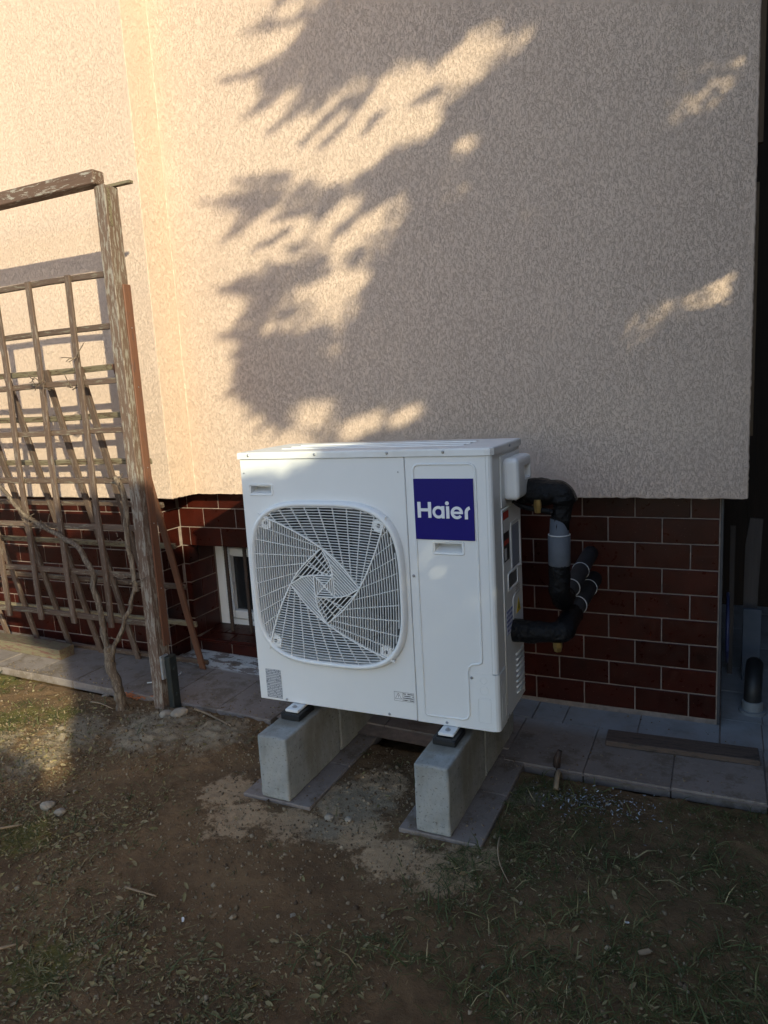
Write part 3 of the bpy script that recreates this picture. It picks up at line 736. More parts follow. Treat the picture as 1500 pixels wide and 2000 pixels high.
# ================================================================== PIPES
def wrap(pts, r, k=6, jit=.10):
    P = smooth_path(pts, k); return P, [r*(1+jit*mnoise.noise(Vector((p.x*22, p.y*22, p.z*22)))) for p in P]
p1 = thing('upper_pipe', 'black taped upper pipe bending down with grey insulation into the tiled wall', 'pipe', (.985, .28, 1.05))
def child(o, par): o.parent = par; o.matrix_parent_inverse = Matrix.Translation(par.location).inverted(); return o
P, Rr = wrap([(.955, .285, 1.050), (1.0, .285, 1.053), (1.06, .285, 1.053), (1.097, .285, 1.051), (1.113, .285, 1.035), (1.113, .285, .99), (1.104, .285, .955), (1.10, .285, .925)], .045)
Rr = [max(.024, r*(1 if q_.z > 1.02 else .72)) for r, q_ in zip(Rr, P)]; Rr[0] = .03
child(obj('taped_elbow', tube(NB(), P, Rr, 20, wob=.22), MT['tape'], None, True), p1)
child(obj('tape_tail', tube(NB(), smooth_path([(.95, .24, 1.025), (.985, .25, 1.005), (1.03, .255, .995), (1.085, .26, .985)], 5), [.006+.006*i/15 for i in range(16)], 8, wob=.4), MT['tape'], None, True), p1)
child(obj('insulation', tube(NB(), [(1.100, .285, .96), (1.099, .285, .905), (1.0985, .285, .90), (1.098, .285, .80), (1.098, .285, .795)], [.031, .033, .038, .038, .036], 24), MT['foam'], None, True), p1)
child(obj('cable_tie', tube(NB(), [(1.099+.036*math.cos(a), .285+.036*math.sin(a), .904) for a in np.linspace(0, 2*math.pi, 25)], .0022, 6, cap=False), MT['ziptie'], None, True), p1)
P, Rr = wrap([(1.098, .285, .80), (1.097, .286, .73), (1.097, .295, .69), (1.099, .33, .662), (1.10, .38, .66)], .037)
child(obj('taped_bend', tube(NB(), P, Rr, 18, wob=.10), MT['tape'], None, True), p1)
child(obj('wall_branch', tube(NB(), [(1.10, .37, .662), (1.102, .6, .675), (1.104, .80, .695), (1.105, .885, .70)], [.030, .032, .032, .032], 22), MT['darkfoam'], None, True), p1)
for y, z in ((.46, .667), (.66, .68)):
    child(obj('cable_tie', tube(NB(), [(1.1025+.0328*math.cos(a), y, z+.0328*math.sin(a)) for a in np.linspace(0, 2*math.pi, 25)], .0018, 6, cap=False), MT['ziptie'], None, True), p1)
child(obj('brass_fitting', tube(NB(), [(1.035, .25, 1.03), (1.035, .25, 1.012), (1.036, .25, .985)], [.012, .014, .011], 6), MT['brass'], None), p1)
p2 = thing('lower_pipe', 'black taped lower pipe from the unit side bending back into the tiled wall', 'pipe', (.985, .22, .57))
P, Rr = wrap([(.945, .225, .565), (1.0, .225, .568), (1.06, .225, .570), (1.098, .228, .571), (1.117, .245, .575), (1.119, .30, .582), (1.118, .40, .588)], .039)
child(obj('taped_elbow', tube(NB(), P, Rr, 20, wob=.15), MT['tape'], None, True), p2)
child(obj('wall_branch', tube(NB(), [(1.118, .38, .588), (1.118, .6, .589), (1.118, .885, .59)], [.032, .034, .034], 22), MT['darkfoam'], None, True), p2)
for y in (.50, .74):
    child(obj('cable_tie', tube(NB(), [(1.118+.0346*math.cos(a), y, .589+.0346*math.sin(a)) for a in np.linspace(0, 2*math.pi, 25)], .0018, 6, cap=False), MT['ziptie'], None, True), p2)
child(obj('brass_fitting', tube(NB(), [(1.10, .225, .545), (1.10, .225, .522), (1.10, .225, .505)], [.016, .0165, .012], 6), MT['brass'], None), p2)

# ================================================================== TRELLIS
tr = thing('garden_trellis', 'weathered wooden trellis post and beam with a square lattice, left of the unit', 'trellis', (-.733, .25, .02))
def tch(o): return child(o, tr)
def slat(name, x0, x1, y0, y1, z0, z1, mat, par, wob=.002):
    """slightly warped board with its longest side cut into segments"""
    L = (x1-x0, y1-y0, z1-z0); ax = L.index(max(L)); bm = bx(x0, x1, y0, y1, z0, z1, bev=.0025)
    es = [e for e in bm.edges if abs((e.verts[1].co-e.verts[0].co)[ax]) > L[ax]*.8]
    bmesh.ops.subdivide_edges(bm, edges=es, cuts=9)
    s = random.random()*50
    for v in bm.verts:
        t = v.co[ax]*2.3+s
        d = [0, 0, 0]; o1, o2 = [i for i in range(3) if i != ax]
        d[o1] = wob*mnoise.noise(Vector((t, 1.3, s)))*2; d[o2] = wob*mnoise.noise(Vector((t, 7.7, s)))*2
        v.co += Vector(d)
    o = obj(name, bm, mat, None); return child(o, par) if par else o
post = slat('post', -.762, -.704, .210, .288, -.05, 2.32, MT['post'], tr, .001)
slat('batten', -.7035, -.694, .245, .289, .33, 1.93, MT['batten'], tr, .0006)
bm = bx(-3.2, -.735, .188, .250, 2.322, 2.379, bev=.004)
tch(obj('top_beam', bm, MT['beam'], None))
tch(obj('cross_batten', bx(-.80, -.615, .262, .285, 2.322, 2.334, bev=.001), MT['slat_g'], None))
tch(obj('hinge_strap', bx(-.7038, -.7015, .222, .236, 2.16, 2.31), MT['slat_g'], None))
tch(obj('bracket_plate', bx(-.7042, -.6925, .216, .262, .18, .29, bev=.001), MT['galv'], None))
bm = bx(-.6920, -.662, .232, .282, -.06, .285, bev=.003); tube(bm, [(-.663, .257, .225), (-.655, .257, .225)], .008, 6); tube(bm, [(-.663, .257, .10), (-.655, .257, .10)], .008, 6)
tch(obj('post_shoe', bm, MT['postmetal'], None))
for z in (1.50, 1.15, 1.75, .9, .6):
    tch(obj('nail', tube(NB(), [(-.6945, .267, z), (-.6925, .267, z)], .003, 8), MT['steel'], None))
for x in (-.985, -1.228, -1.452, -1.682, -1.91, -2.14):
    slat('upright_slat', x-.0155, x+.0155, .216, .230, .400, 1.995, MT['slat_v'], tr, .004)
for i, z in enumerate((1.980, 1.763, 1.536, 1.320, 1.096, .882, .658, .436)):
    slat('cross_slat', -2.6, -.764, .2315, .249, z-.0125, z+.0125, MT['slat_h'], tr, .003)
# ---- loose lattice panel leaning between the trellis and the wall
pan = thing('lattice_panel', 'loose wooden lattice panel leaning behind the trellis, foot standing on the paving', 'lattice', (-.83, .655, .052), (math.radians(13.0), 0, 0))
def pslat(name, x0, x1, y0, y1, z0, z1, mat):
    o = slat(name, x0, x1, y0, y1, z0, z1, mat, None, .003); o.parent = pan; return o
for x in (0, -.222, -.44, -.71, -.95, -1.205, -1.455, -1.70):
    pslat('upright_slat', x-.018, x+.018, -.016, -.001, 0 if x == 0 else random.uniform(.0, .02), 1.60, MT['batten'] if x == 0 else MT['slat_v'])
for i, z in enumerate((.028, .262, .478, .70, .92, 1.14, 1.365, 1.585)):
    pslat('cross_slat', -2.1, .028 if i not in (6, 7) else -.005, .0, .017, z-.013, z+.013, MT['slat_g'] if i % 2 or i > 4 else MT['slat_h'])
# ================================================================== GRAPE VINE
vine = thing('grape_vine', 'bare grape vine with a forked twisted trunk climbing the trellis', 'vine', (-.915, .16, .02))
def vtube(name, pts, r0, r1, seg=14, wob=.5):
    P = smooth_path(pts, 9); n = len(P)
    P = [p+Vector((fbm(p.z*11+p.x*9, 3.1)*.009, fbm(p.z*11+p.x*7, 9.2)*.008, fbm(p.x*13, 4.4)*.006)) for i, p in enumerate(P)]
    return child(obj(name, tube(NB(), P, [r0+(r1-r0)*i/(n-1) for i in range(n)], seg, wob), MT['vine'], None, True), vine)
vtube('trunk', [(-.908, .160, -.03), (-.911, .16, .03), (-.917, .158, .12), (-.936, .157, .205), (-.951, .158, .27), (-.945, .16, .335)], .026, .020)
vtube('branch', [(-.953, .160, .28), (-.965, .165, .36), (-.982, .17, .468), (-1.003, .175, .611), (-1.024, .18, .697), (-1.09, .188, .79), (-1.175, .19, .825), (-1.29, .19, .876), (-1.378, .19, .918), (-1.439, .185, .964), (-1.521, .18, 1.052), (-1.66, .18, 1.16)], .0145, .008)
vtube('branch', [(-.935, .160, .29), (-.90, .165, .36), (-.84, .17, .45), (-.795, .185, .572), (-.775, .20, .645)], .012, .007)
vtube('branch', [(-.775, .20, .60), (-.782, .196, .75), (-.785, .194, .88), (-.783, .195, 1.0), (-.80, .197, 1.09), (-.83, .2, 1.11)], .011, .012)
for k in range(46):
    base = random.choice([(-1.378, .19, .92), (-.84, .19, .85), (-.80, .19, 1.10), (-.79, .19, .655), (-1.02, .178, .70), (-.94, .16, .34), (-1.2, .19, 1.55), (-.99, .2, 1.52), (-.99, .21, 1.72), (-.99, .21, 1.66), (-1.3, .19, .9)])
    b = Vector(base)+Vector((random.uniform(-.03, .03), random.uniform(-.015, .01), random.uniform(-.02, .02)))
    d = Vector((random.uniform(-1, 1), random.uniform(-.7, .3), random.uniform(-.5, .8))).normalized()
    L = random.uniform(.025, .07); q1 = b+d*L*.5+Vector((random.uniform(-.01, .01),)*3); q2 = b+d*L+Vector((random.uniform(-.02, .02), 0, random.uniform(-.02, .02)))
    child(obj('tendril', tube(NB(), smooth_path([b, q1, q2], 3), [random.uniform(.0022, .004)]+[.0022]*5+[.001], 5), MT['vine'], None, True), vine)
# ================================================================== LOOSE WOOD AND SMALL THINGS ON THE PAVING
o = slat('wooden_beam', -3.2, -1.665, .47, .57, .027, .085, MT['oldbeam'], None, .003); tag(o, 'short mossy wooden beam lying on the paving in front of the tiled wall', 'beam')
o.rotation_euler = (0, .026, .0)
o = obj('wooden_plank', bx(-.27, .27, -.05, .05, 0, .022, bev=.002), MT['plank'], None, loc=(1.475, .625, .003), rot=(0, 0, .035)); tag(o, 'dark flat plank lying on the paving below the bare right plinth', 'plank')
P = smooth_path([(-.98, .40, .055), (-.95, .41, .058), (-.92, .45, .056), (-.90, .47, .066), (-.885, .52, .058), (-.90, .56, .058)], 4)
o = obj('string', tube(NB(), P, .003, 6), MT['ziptie'], None, True); tag(o, 'short pale loop of string lying on the paving behind the vine', 'string')
o = obj('rusty_stake', tube(NB(), [(0, 0, -.03), (.002, .004, .03), (.012, .012, .062)], [.014, .012, .010], 8, wob=.3), MT['rebar'], None, True, loc=(1.06, .35, 0)); tag(o, 'short rusty stake stub standing at the paving edge right of the unit', 'stake')
# ================================================================== PASSAGE ON THE RIGHT
shed = thing('shed', 'dark wooden shed added behind the right corner of the house, closed in to keep it dark', 'shed', (3.0, 2.6, 0))
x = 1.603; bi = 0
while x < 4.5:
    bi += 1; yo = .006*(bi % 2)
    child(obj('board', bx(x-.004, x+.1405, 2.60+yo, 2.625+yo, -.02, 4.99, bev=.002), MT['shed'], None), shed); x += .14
child(obj('shade_roof', bx(1.70, 4.6, 1.05, 2.7, 5.0, 5.06), MT['shed'], None), shed)  # unseen top, side and front, added to keep the passage dark
child(obj('shade_wall', bx(4.5, 4.55, 1.05, 2.7, -.02, 4.99), MT['shed'], None), shed)
child(obj('shade_panel', bx(2.35, 4.49, 1.10, 1.13, -.02, 4.99), MT['shed'], None), shed)
o = obj('frame_board', bx(1.6935, 1.7135, .985, 1.015, 2.235, 4.2, bev=.001), MT['framewood'], None); tag(o, 'pale wooden frame board beside the upper right edge of the stucco', 'board', 'frame boards at the house corner')
o = obj('frame_board', bx(1.6935, 1.7060, .985, 1.015, 1.17, 2.10, bev=.001), MT['framewood'], None); tag(o, 'narrow wooden frame board beside the lower right edge of the stucco', 'board', 'frame boards at the house corner')
o = obj('leaning_plank', prism(NB(), [(1.700, .0), (1.752, .0), (1.764, .44), (1.775, .745), (1.722, .75), (1.705, .62)], 1.50, 1.52), MT['greyboard'], None, rot=(0, 0, 0)); tag(o, 'tall grey weathered plank standing in the dark passage on the right', 'plank')
o = obj('standing_panel', bx(1.700, 1.775, 1.40, 1.42, .0, .345, bev=.002), MT['bluepanel'], None); tag(o, 'blue grey board standing in the passage before the tall plank', 'board')
o = obj('thin_plank', bx(1.640, 1.662, 1.46, 1.475, 0, .72, bev=.002), MT['greyboard'], None, rot=(0, 0, 0)); tag(o, 'thin pale plank standing in the passage right beside the plinth corner', 'plank')
o = obj('garden_hose', tube(NB(), [(1.635, 1.25+.15*math.cos(a), .30+.15*math.sin(a)) for a in np.linspace(0, 2*math.pi, 40)], .007, 8, cap=False), MT['hose'], None, True); tag(o, 'thin blue hose coil hanging at the plinth side in the passage', 'hose')
dp = thing('drain_pipe', 'black capped drain pipe stub in a grey collar on the passage paving', 'pipe', (1.735, 1.06, .0))
child(obj('collar', tube(NB(), [(1.735, 1.06, -.01), (1.735, 1.06, .012), (1.735, 1.06, .014), (1.735, 1.06, .05), (1.735, 1.06, .052)], [.052, .052, .040, .040, .036], 24), MT['pipegrey'], None), dp)
child(obj('elbow', tube(NB(), smooth_path([(1.735, 1.06, .04), (1.735, 1.06, .09), (1.737, 1.08, .125), (1.74, 1.13, .15), (1.745, 1.20, .16)], 4), .034, 18), MT['rubber'], None, True), dp)

# ================================================================== STONES, STICKS AND SCRAPS ON THE SOIL
def stone(x, y, r, label, mat='stone', flat=.6):
    bm = NB(); bmesh.ops.create_icosphere(bm, subdivisions=2, radius=r)
    s = x*31+y*17
    for v in bm.verts:
        v.co *= 1+.35*mnoise.noise(v.co/r*.9+Vector((s, s, s))); v.co.z *= flat
    o = obj('stone', bm, MT[mat], None, loc=(x, y, gz(x, y)+r*flat*.45), rot=(0, 0, s)); tag(o, label, 'stone', 'stones on the soil')
stone(-.60, .195, .040, 'flat pale stone at the foot of the trellis post'); stone(-.652, .165, .030, 'smaller stone left of the flat pale one by the post foot')
stone(-.624, -.507, .026, 'pointed stone among the dry leaves, left of the two on the lawn'); stone(-.534, -.528, .021, 'round stone among the dry leaves, right of the two on the lawn')
stone(-1.138, .272, .020, 'small pale stone between the vine trunk and the sunlit moss'); stone(.40, -.215, .018, 'small pale stone in front of the gap between the blocks')
stone(.47, -.205, .014, 'tiny dark stone right of the pale one between the blocks'); stone(.53, -.66, .011, 'flat chip of stone on the bare soil near the bottom centre', flat=.4)
def stick(name, pts, r, label, mat='twig', cat='twig'):
    P = smooth_path([(x, y, gz(x, y)+z) for x, y, z in pts], 4)
    o = obj(name, tube(NB(), P, [r*(1-.5*i/len(P)) for i in range(len(P))], 6, wob=.2), MT[mat], None, True); tag(o, label, cat)
stick('twig', [(-.56, .25, .02), (-.48, .24, .02), (-.38, .20, .012), (-.28, .15, .01)], .006, 'long pale twig lying on the soil right of the trellis post')
stick('twig', [(0.0, -.754, .01), (.05, -.75, .012), (.11, -.742, .008)], .004, 'short straight twig on the bare soil in the left foreground')
stick('twig', [(1.09, .20, .02), (1.085, .27, .05), (1.08, .36, .03)], .011, 'grey broken branch end at the paving edge right of the blocks')
stick('twig', [(.99, -.16, .03), (1.0, -.22, .035), (1.02, -.27, .02), (1.06, -.32, .01)], .003, 'thin curved stalk on the grass right of the front block slab')
stick('twig', [(-.66, -.69, .015), (-.60, -.63, .01)], .005, 'pale split stick at the left edge of the lawn')
stick('twig', [(-.18, -1.09, .012), (-.12, -1.03, .012)], .005, 'pale stick end in the lower left corner of the lawn')
stick('twig', [(-1.11, .16, .015), (-1.03, .145, .02), (-.94, .13, .015)], .004, 'thin twig on the soil left of the vine trunk')
def scrap(name, x, y, s, mat, label, cat):
    bm = NB(); n = 7; pts = [(s*(1+.3*math.sin(k*2.3))*math.cos(2*math.pi*k/n), s*.6*(1+.3*math.cos(k*1.7))*math.sin(2*math.pi*k/n)) for k in range(n)]
    prism(bm, pts, 0, s*.25, 'z'); o = obj(name, bm, MT[mat], None, loc=(x, y, gz(x, y)+.006), rot=(.15, -.1, x*9)); tag(o, label, cat)
scrap('white_chip', .25, -.79, .008, 'whitebit', 'small bright white chip on the bare soil in the foreground', 'chip')
scrap('white_chip', 1.394, -.353, .006, 'whitebit', 'tiny white chip in the dark grass at the right', 'chip')
scrap('dry_leaf', 1.448, -.448, .016, 'twig', 'tan curled leaf lying in the dark grass at the right', 'leaf')
# orange dry bark fibres by the post
V, T = [], []
ob = NB()
for k in range(38):
    x, y = -.965+random.gauss(0, .045), .29+random.gauss(0, .016); z = gz(x, y)+random.uniform(.005, .022); a = random.gauss(.15, .5); L = random.uniform(.015, .035)
    tube(ob, [(x-L*math.cos(a), y-L*math.sin(a), z), (x, y, z+.006), (x+L*math.cos(a), y+L*math.sin(a), z)], [.002, .003, .001], 4)
o = obj('bark_scraps', ob, MT['orange'], None); tag(stuff(o), 'orange dry bark shreds on the soil beside the trellis post', 'bark')

# ================================================================== SCATTER: leaves, grass, crumbs, flakes
def scatter(n, xr, yr, dens):
    x = rng.uniform(*xr, n); y = rng.uniform(*yr, n)
    nz = np.array([fbm(float(a)*2.6, float(b)*2.6, 11.) for a, b in zip(x, y)]); keep = rng.random(n) < dens(x, y, nz)
    for a, b in ((.03, .315), (.655, .94)): keep &= ~((x > a-.01) & (x < b+.01) & (y > -.21))
    keep &= ~((y > .275) & (x > -1.05)) & ~((y > .25) & (x <= -1.05)) & ~((y > .3))
    return x[keep], y[keep]
def instances(name, tmpl, F, x, y, z, scale, yaw, pitch, roll, tint, mat):
    """one joined mesh of many copies of a template"""
    n, m_ = len(x), len(tmpl)
    cy, sy, cp, sp_, cr, sr = np.cos(yaw), np.sin(yaw), np.cos(pitch), np.sin(pitch), np.cos(roll), np.sin(roll)
    R_ = np.empty((n, 3, 3))
    R_[:, 0] = np.stack([cy*cp, cy*sp_*sr-sy*cr, cy*sp_*cr+sy*sr], -1); R_[:, 1] = np.stack([sy*cp, sy*sp_*sr+cy*cr, sy*sp_*cr-cy*sr], -1); R_[:, 2] = np.stack([-sp_, cp*sr, cp*cr], -1)
    Vv = np.einsum('nij,mj->nmi', R_, tmpl)*scale[:, None, None]+np.stack([x, y, z], -1)[:, None]
    Ff = (F[None]+(np.arange(n)*m_)[:, None, None]).reshape(-1, F.shape[1])
    return newobj(name, mesh_np(name, Vv.reshape(-1, 3), Ff, mat, dict(tint=np.repeat(tint, m_))))
bare = lambda x, y: np.clip(1-np.hypot((x-.32+(y+.5)*.35)/.52, (y+.52)/.34), 0, 1)
def d_leaf(x, y, nz):
    d = .62+.75*nz; d -= 1.6*bare(x, y); d *= np.where(y > -.12, np.where(x < .0, .25, .12), 1); d -= .55*blob(x, y, BLOBS_SAND)*2
    d *= np.where(x > .85, .22, 1); return np.clip(d, .015, 1)
lt = np.array([(-.5, 0, .0), (-.2, .17, .05), (.2, .15, .06), (.5, 0, .02), (.2, -.15, .06), (-.2, -.17, .05), (0, 0, -.02)]); lf = np.array([(0, 6, 1), (1, 6, 2), (2, 6, 3), (3, 6, 4), (4, 6, 5), (5, 6, 0)])
x, y = scatter(85000, (-1.9, 2.1), (-1.7, .30), d_leaf); n = len(x)
lsz = .005+rng.gamma(1.7, .0040, n)
stuff(tag(instances('leaf_litter', lt, lf, x, y, gzn(x, y)+rng.uniform(.001, .009, n), np.minimum(lsz, .034), rng.normal(.5, 1.1, n), rng.normal(0, .4, n), rng.normal(0, .6, n), rng.random(n), MT['leaf']), 'small dry grey-green leaves strewn over the garden soil', 'leaf litter'))
# crumbs and clods of soil
ct = np.array([(1, 0, 0), (-1, .1, 0), (0, 1, .1), (.1, -1, 0), (0, 0, .8), (.1, 0, -.8)])*.5; cf = np.array([(0, 2, 4), (2, 1, 4), (1, 3, 4), (3, 0, 4), (2, 0, 5), (1, 2, 5), (3, 1, 5), (0, 3, 5)])
x, y = scatter(64000, (-1.8, 2.1), (-1.6, .30), lambda x, y, nz: np.clip(.22+.35*nz+.9*blob(x, y, BLOBS_DRY)+.5*blob(x, y, BLOBS_SAND)+.25*bare(x, y), 0, 1)); n = len(x)
z = gzn(x, y)+.001; sz = np.minimum(.0025+rng.exponential(.0036, n), .032)
px_ = np.concatenate([rng.uniform(-1.9, 2.1, 1500), rng.uniform(-.9, 2.1, 900)]); py_ = np.concatenate([.30+rng.exponential(.035, 1500), rng.uniform(.3, .86, 900)])   # spilled on the slabs
pk = ~((py_ < .345) & (px_ > .8)) & ~((py_ < .43) & (px_ > -.17) & (px_ < .86)); px_, py_ = px_[pk], py_[pk]; pz_ = np.array([zp(float(v)) for v in px_])+.001
fx = np.concatenate([rng.uniform(.04, .11, 60), rng.uniform(.235, .31, 160), rng.uniform(.66, .715, 60), rng.uniform(.842, .935, 200)]); fy = rng.uniform(-.19, .38, len(fx))
x = np.concatenate([x, px_, fx]); y = np.concatenate([y, py_, fy]); z = np.concatenate([z, pz_, np.full(len(fx), .001)]); sz = np.concatenate([sz, np.minimum(.0015+rng.exponential(.0022, len(px_)+len(fx)), .012)]); n = len(x)
stuff(tag(instances('soil_crumbs', ct, cf, x, y, z, sz, rng.uniform(0, 6, n), rng.uniform(0, 6, n), rng.uniform(0, 6, n), rng.random(n), MT['crumb']), 'crumbly clods and grit on the dug garden soil', 'soil'))
# grass: rooted tufts, matted on the right, thin on the left
gt = np.array([(-.02, 0, 0), (.02, 0, 0), (.022, .4, .26), (-.016, .4, .26), (.0, 1, .20)]); gf = np.array([(0, 1, 2), (0, 2, 3), (3, 2, 4)])
def d_grass(x, y, nz):
    d = 1.0*sst(.70, 1.05, x+.25*nz-.25*(y+.2))*np.clip(.55+nz, .15, 1)+.18*sst(-.2, -1.1, y)*np.clip(.4+nz, 0, 1)+.35*blob(x, y, BLOBS_MOSS)+.06*np.clip(nz, 0, 1)
    return np.clip(d-.8*bare(x, y), .010, 1)
x, y = scatter(26000, (-1.9, 2.15), (-1.7, .33), d_grass)
k = rng.integers(3, 13, len(x)); x, y = np.repeat(x, k), np.repeat(y, k); n = len(x); tf0 = np.repeat(rng.random(len(k)), k)
x = x+rng.normal(0, .006, n); y = np.minimum(y+rng.normal(0, .006, n), .325)
ok = np.ones(n, bool)
for a, b_ in ((.03, .315), (.655, .94)): ok &= ~((x > a) & (x < b_) & (y > -.20))
x, y, tf0 = x[ok], y[ok], tf0[ok]; n = len(x)
tint = np.clip(tf0*.7+rng.normal(0, .12, n)+np.where(rng.random(n) < .10, .45, 0), 0, 1)
stuff(tag(instances('grass', gt, gf, x, y, gzn(x, y)-.001, .010+rng.gamma(2.0, .0110, n), rng.uniform(0, 6.28, n), rng.normal(0, .3, n), rng.normal(-.02, .25, n), tint, MT['grass']), 'short matted grass and dry stalks growing in the soil', 'grass'))
x, y = scatter(2600, (-1.9, 2.1), (-1.7, .30), lambda x, y, nz: np.clip(.4+.4*nz-.4*bare(x, y), .1, 1)); n = len(x)
st = np.array([(-.5, -.012, 0), (.5, -.007, .03), (.5, .007, .03), (-.5, .012, 0), (0, 0, .05)]); sf = np.array([(0, 1, 4), (1, 2, 4), (2, 3, 4), (3, 0, 4)])
stuff(tag(instances('dry_stalks', st, sf, x, y, gzn(x, y)+.004, .012+rng.gamma(2, .012, n), rng.uniform(0, 6.28, n), rng.normal(0, .15, n), rng.normal(0, .3, n), rng.uniform(.62, .95, n), MT['grass']), 'thin straw-coloured stalks scattered on the soil', 'straw'))
# white lime flakes on the soil right of the blocks
x, y = rng.normal(1.23, .10, 380), rng.normal(.17, .05, 380); k = y < .3; x, y = x[k], y[k]; n = len(x)
stuff(tag(instances('lime_flakes', lt, lf, x, y, gzn(x, y)+.012, rng.uniform(.004, .014, n), rng.uniform(0, 6, n), rng.normal(0, .4, n), rng.normal(0, .4, n), rng.random(n)**1.6, MT['flake']), 'white lime crumbs spilled on the soil right of the blocks', 'lime'))

# ================================================================== CONIFERS to the right, out of the picture: they throw the dappled shade
# sun patches seen on the wall, in wall metres: capsules (x0, z0, x1, z1, radius) and the outline of the large lit area
CAPS=[(-0.159,3.024,0.049,3.028,0.024),(-0.27,2.925,-0.101,2.98,0.035),(0.046,2.392,0.475,2.505,0.066),(0.476,2.522,0.884,2.707,0.031),(0.362,2.601,0.474,2.66,0.046),(0.557,2.661,0.732,2.709,0.022),(0.674,2.748,0.783,2.762,0.013),(0.222,2.535,0.377,2.701,0.024),(0.064,2.625,0.198,2.683,0.018),(-0.204,2.557,0.218,2.478,0.081),(-0.324,2.663,-0.126,2.703,0.025),(-0.052,2.119,0.129,2.228,0.026),(-0.007,2.05,0.336,2.165,0.042),(-0.339,2.138,-0.138,2.164,0.045),(-0.387,2.199,-0.275,2.226,0.023),(0.282,2.055,0.232,2.011,0.017),(-0.162,2.017,0.017,2.026,0.032),(-0.086,1.869,0.059,1.938,0.027),(-0.363,1.763,-0.175,1.879,0.029),(-0.229,1.742,0.131,1.91,0.033),(-0.003,1.742,0.097,1.797,0.021),(0.561,2.273,0.615,2.293,0.011),(0.626,2.365,0.678,2.374,0.009),(0.557,2.18,0.619,2.199,0.013),(0.807,2.305,0.836,2.326,0.01),(0.816,2.003,0.867,2.04,0.015),(-0.068,1.607,-0.016,1.619,0.013),(0.118,1.55,0.205,1.587,0.015),(0.284,1.291,0.38,1.33,0.012),(0.058,1.255,0.173,1.295,0.029),(-0.254,1.322,-0.09,1.34,0.043),(-0.073,1.235,0.058,1.255,0.022),(0.93,1.318,0.989,1.347,0.012),(1.429,2.308,1.551,2.374,0.014),(1.352,2.259,1.429,2.291,0.009),(1.386,2.4,1.461,2.434,0.009),(1.559,2.413,1.644,2.45,0.008),(1.665,2.54,1.68,2.552,0.008),(1.461,1.663,1.579,1.723,0.01),(1.282,1.606,1.355,1.646,0.009),(1.217,1.573,1.273,1.597,0.008),(1.292,1.462,1.319,1.517,0.011),(1.564,1.617,1.622,1.656,0.005),(1.575,0.971,1.618,1.019,0.01),(1.11,2.269,1.138,2.282,0.009),(1.013,2.144,1.07,2.158,0.008),(-0.208,0.38,-0.197,0.423,0.015),(-0.153,0.39,-0.092,0.428,0.021),(0.037,0.544,0.042,0.55,0.015),(0.043,0.471,0.047,0.481,0.015),(-0.115,0.24,-0.087,0.26,0.011),(-0.051,0.271,0.045,0.299,0.011),(-0.154,0.183,-0.117,0.195,0.009),(-0.018,0.201,0.026,0.222,0.011),(0.133,0.35,0.133,0.35,0.012),(0.385,0.472,0.385,0.472,0.012),(0.285,0.686,0.285,0.686,0.012),(-2.121,-0.848,-2.112,-0.829,0.03),(-0.631,0.894,-0.511,0.934,0.03),(-0.418,0.924,-0.298,0.964,0.03),(-0.239,0.925,-0.119,0.965,0.03)]
POLY=[(-0.111,3.206),(-0.198,3.11),(-0.282,3.071),(-0.314,3.018),(-0.138,2.914),(-0.221,2.872),(-0.471,2.865),(-0.312,2.778),(-0.345,2.731),(-0.246,2.627),(-0.173,2.549),(0.027,2.449),(0.021,2.367),(-0.409,2.395),(-0.649,2.366),(-0.481,2.272),(-0.549,2.19),(-0.325,2.114),(-0.221,2.033),(-0.479,2.018),(-0.606,1.962),(-0.495,1.879),(-0.503,1.809),(-0.631,1.748),(-0.579,1.671),(-0.59,1.573),(-0.635,1.452),(-0.551,1.373),(-0.352,1.267),(-0.184,1.213),(-0.192,1.116),(-0.441,0.966),(-0.587,0.77),(-1.01,0.684),(-1.311,0.789),(-1.819,0.689),(-2.257,0.488),(-2.393,-0.022),(-2.128,-0.121),(-2.085,-0.425),(-2.101,-0.534),(-2.135,-0.678),(-2.204,-0.604),(-2.391,-0.554),(-2.59,-0.56)]
CAPS = [(a, b, c, d, r if r > .024 else r+(.003 if a > 1.1 else .010) if b > .62 or a < -1 else r*.85) for a, b, c, d, r in CAPS if not (1.1 < a < 1.14 and b > 2.2)]
FINGERS=[(0.046,3.001,-0.333,3.017),(0.187,3.012,-0.049,3.015),(-0.201,2.848,-0.48,2.849),(-0.214,2.721,-0.376,2.683),(-0.069,2.651,-0.252,2.597),(0.061,2.596,-0.093,2.516),(0.154,2.568,0.004,2.488),(0.292,2.559,0.22,2.507),(0.183,2.648,0.063,2.615),(-0.156,2.385,-0.46,2.414),(-0.257,2.276,-0.652,2.358),(-0.368,2.25,-0.559,2.167),(-0.176,2.169,-0.382,2.111),(-0.165,1.997,-0.322,2.026),(-0.29,1.946,-0.612,1.959),(-0.296,1.88,-0.586,1.933),(-0.367,1.854,-0.516,1.789),(-0.18,1.836,-0.405,1.756),(-0.357,1.684,-0.639,1.73),(-0.322,1.613,-0.577,1.631),(-0.327,1.568,-0.556,1.559),(-0.332,1.511,-0.548,1.5),(-0.381,1.444,-0.628,1.444),(-0.314,1.417,-0.522,1.332),(-0.279,1.346,-0.47,1.27),(-0.226,1.321,-0.374,1.232),(0.565,2.596,0.447,2.565),(0.016,2.027,-0.101,1.989),(0.124,2.157,0.021,2.089),(-0.068,2.226,-0.263,2.223)]
POLY = [(x+.10 if z < -.05 and -2.25 < x < -2.0 else x, z) for x, z in POLY]+[(-7., -.56), (-7., 4.6), (-.1, 4.6)]
PX, PZ = np.array([p[0] for p in POLY]), np.array([p[1] for p in POLY])
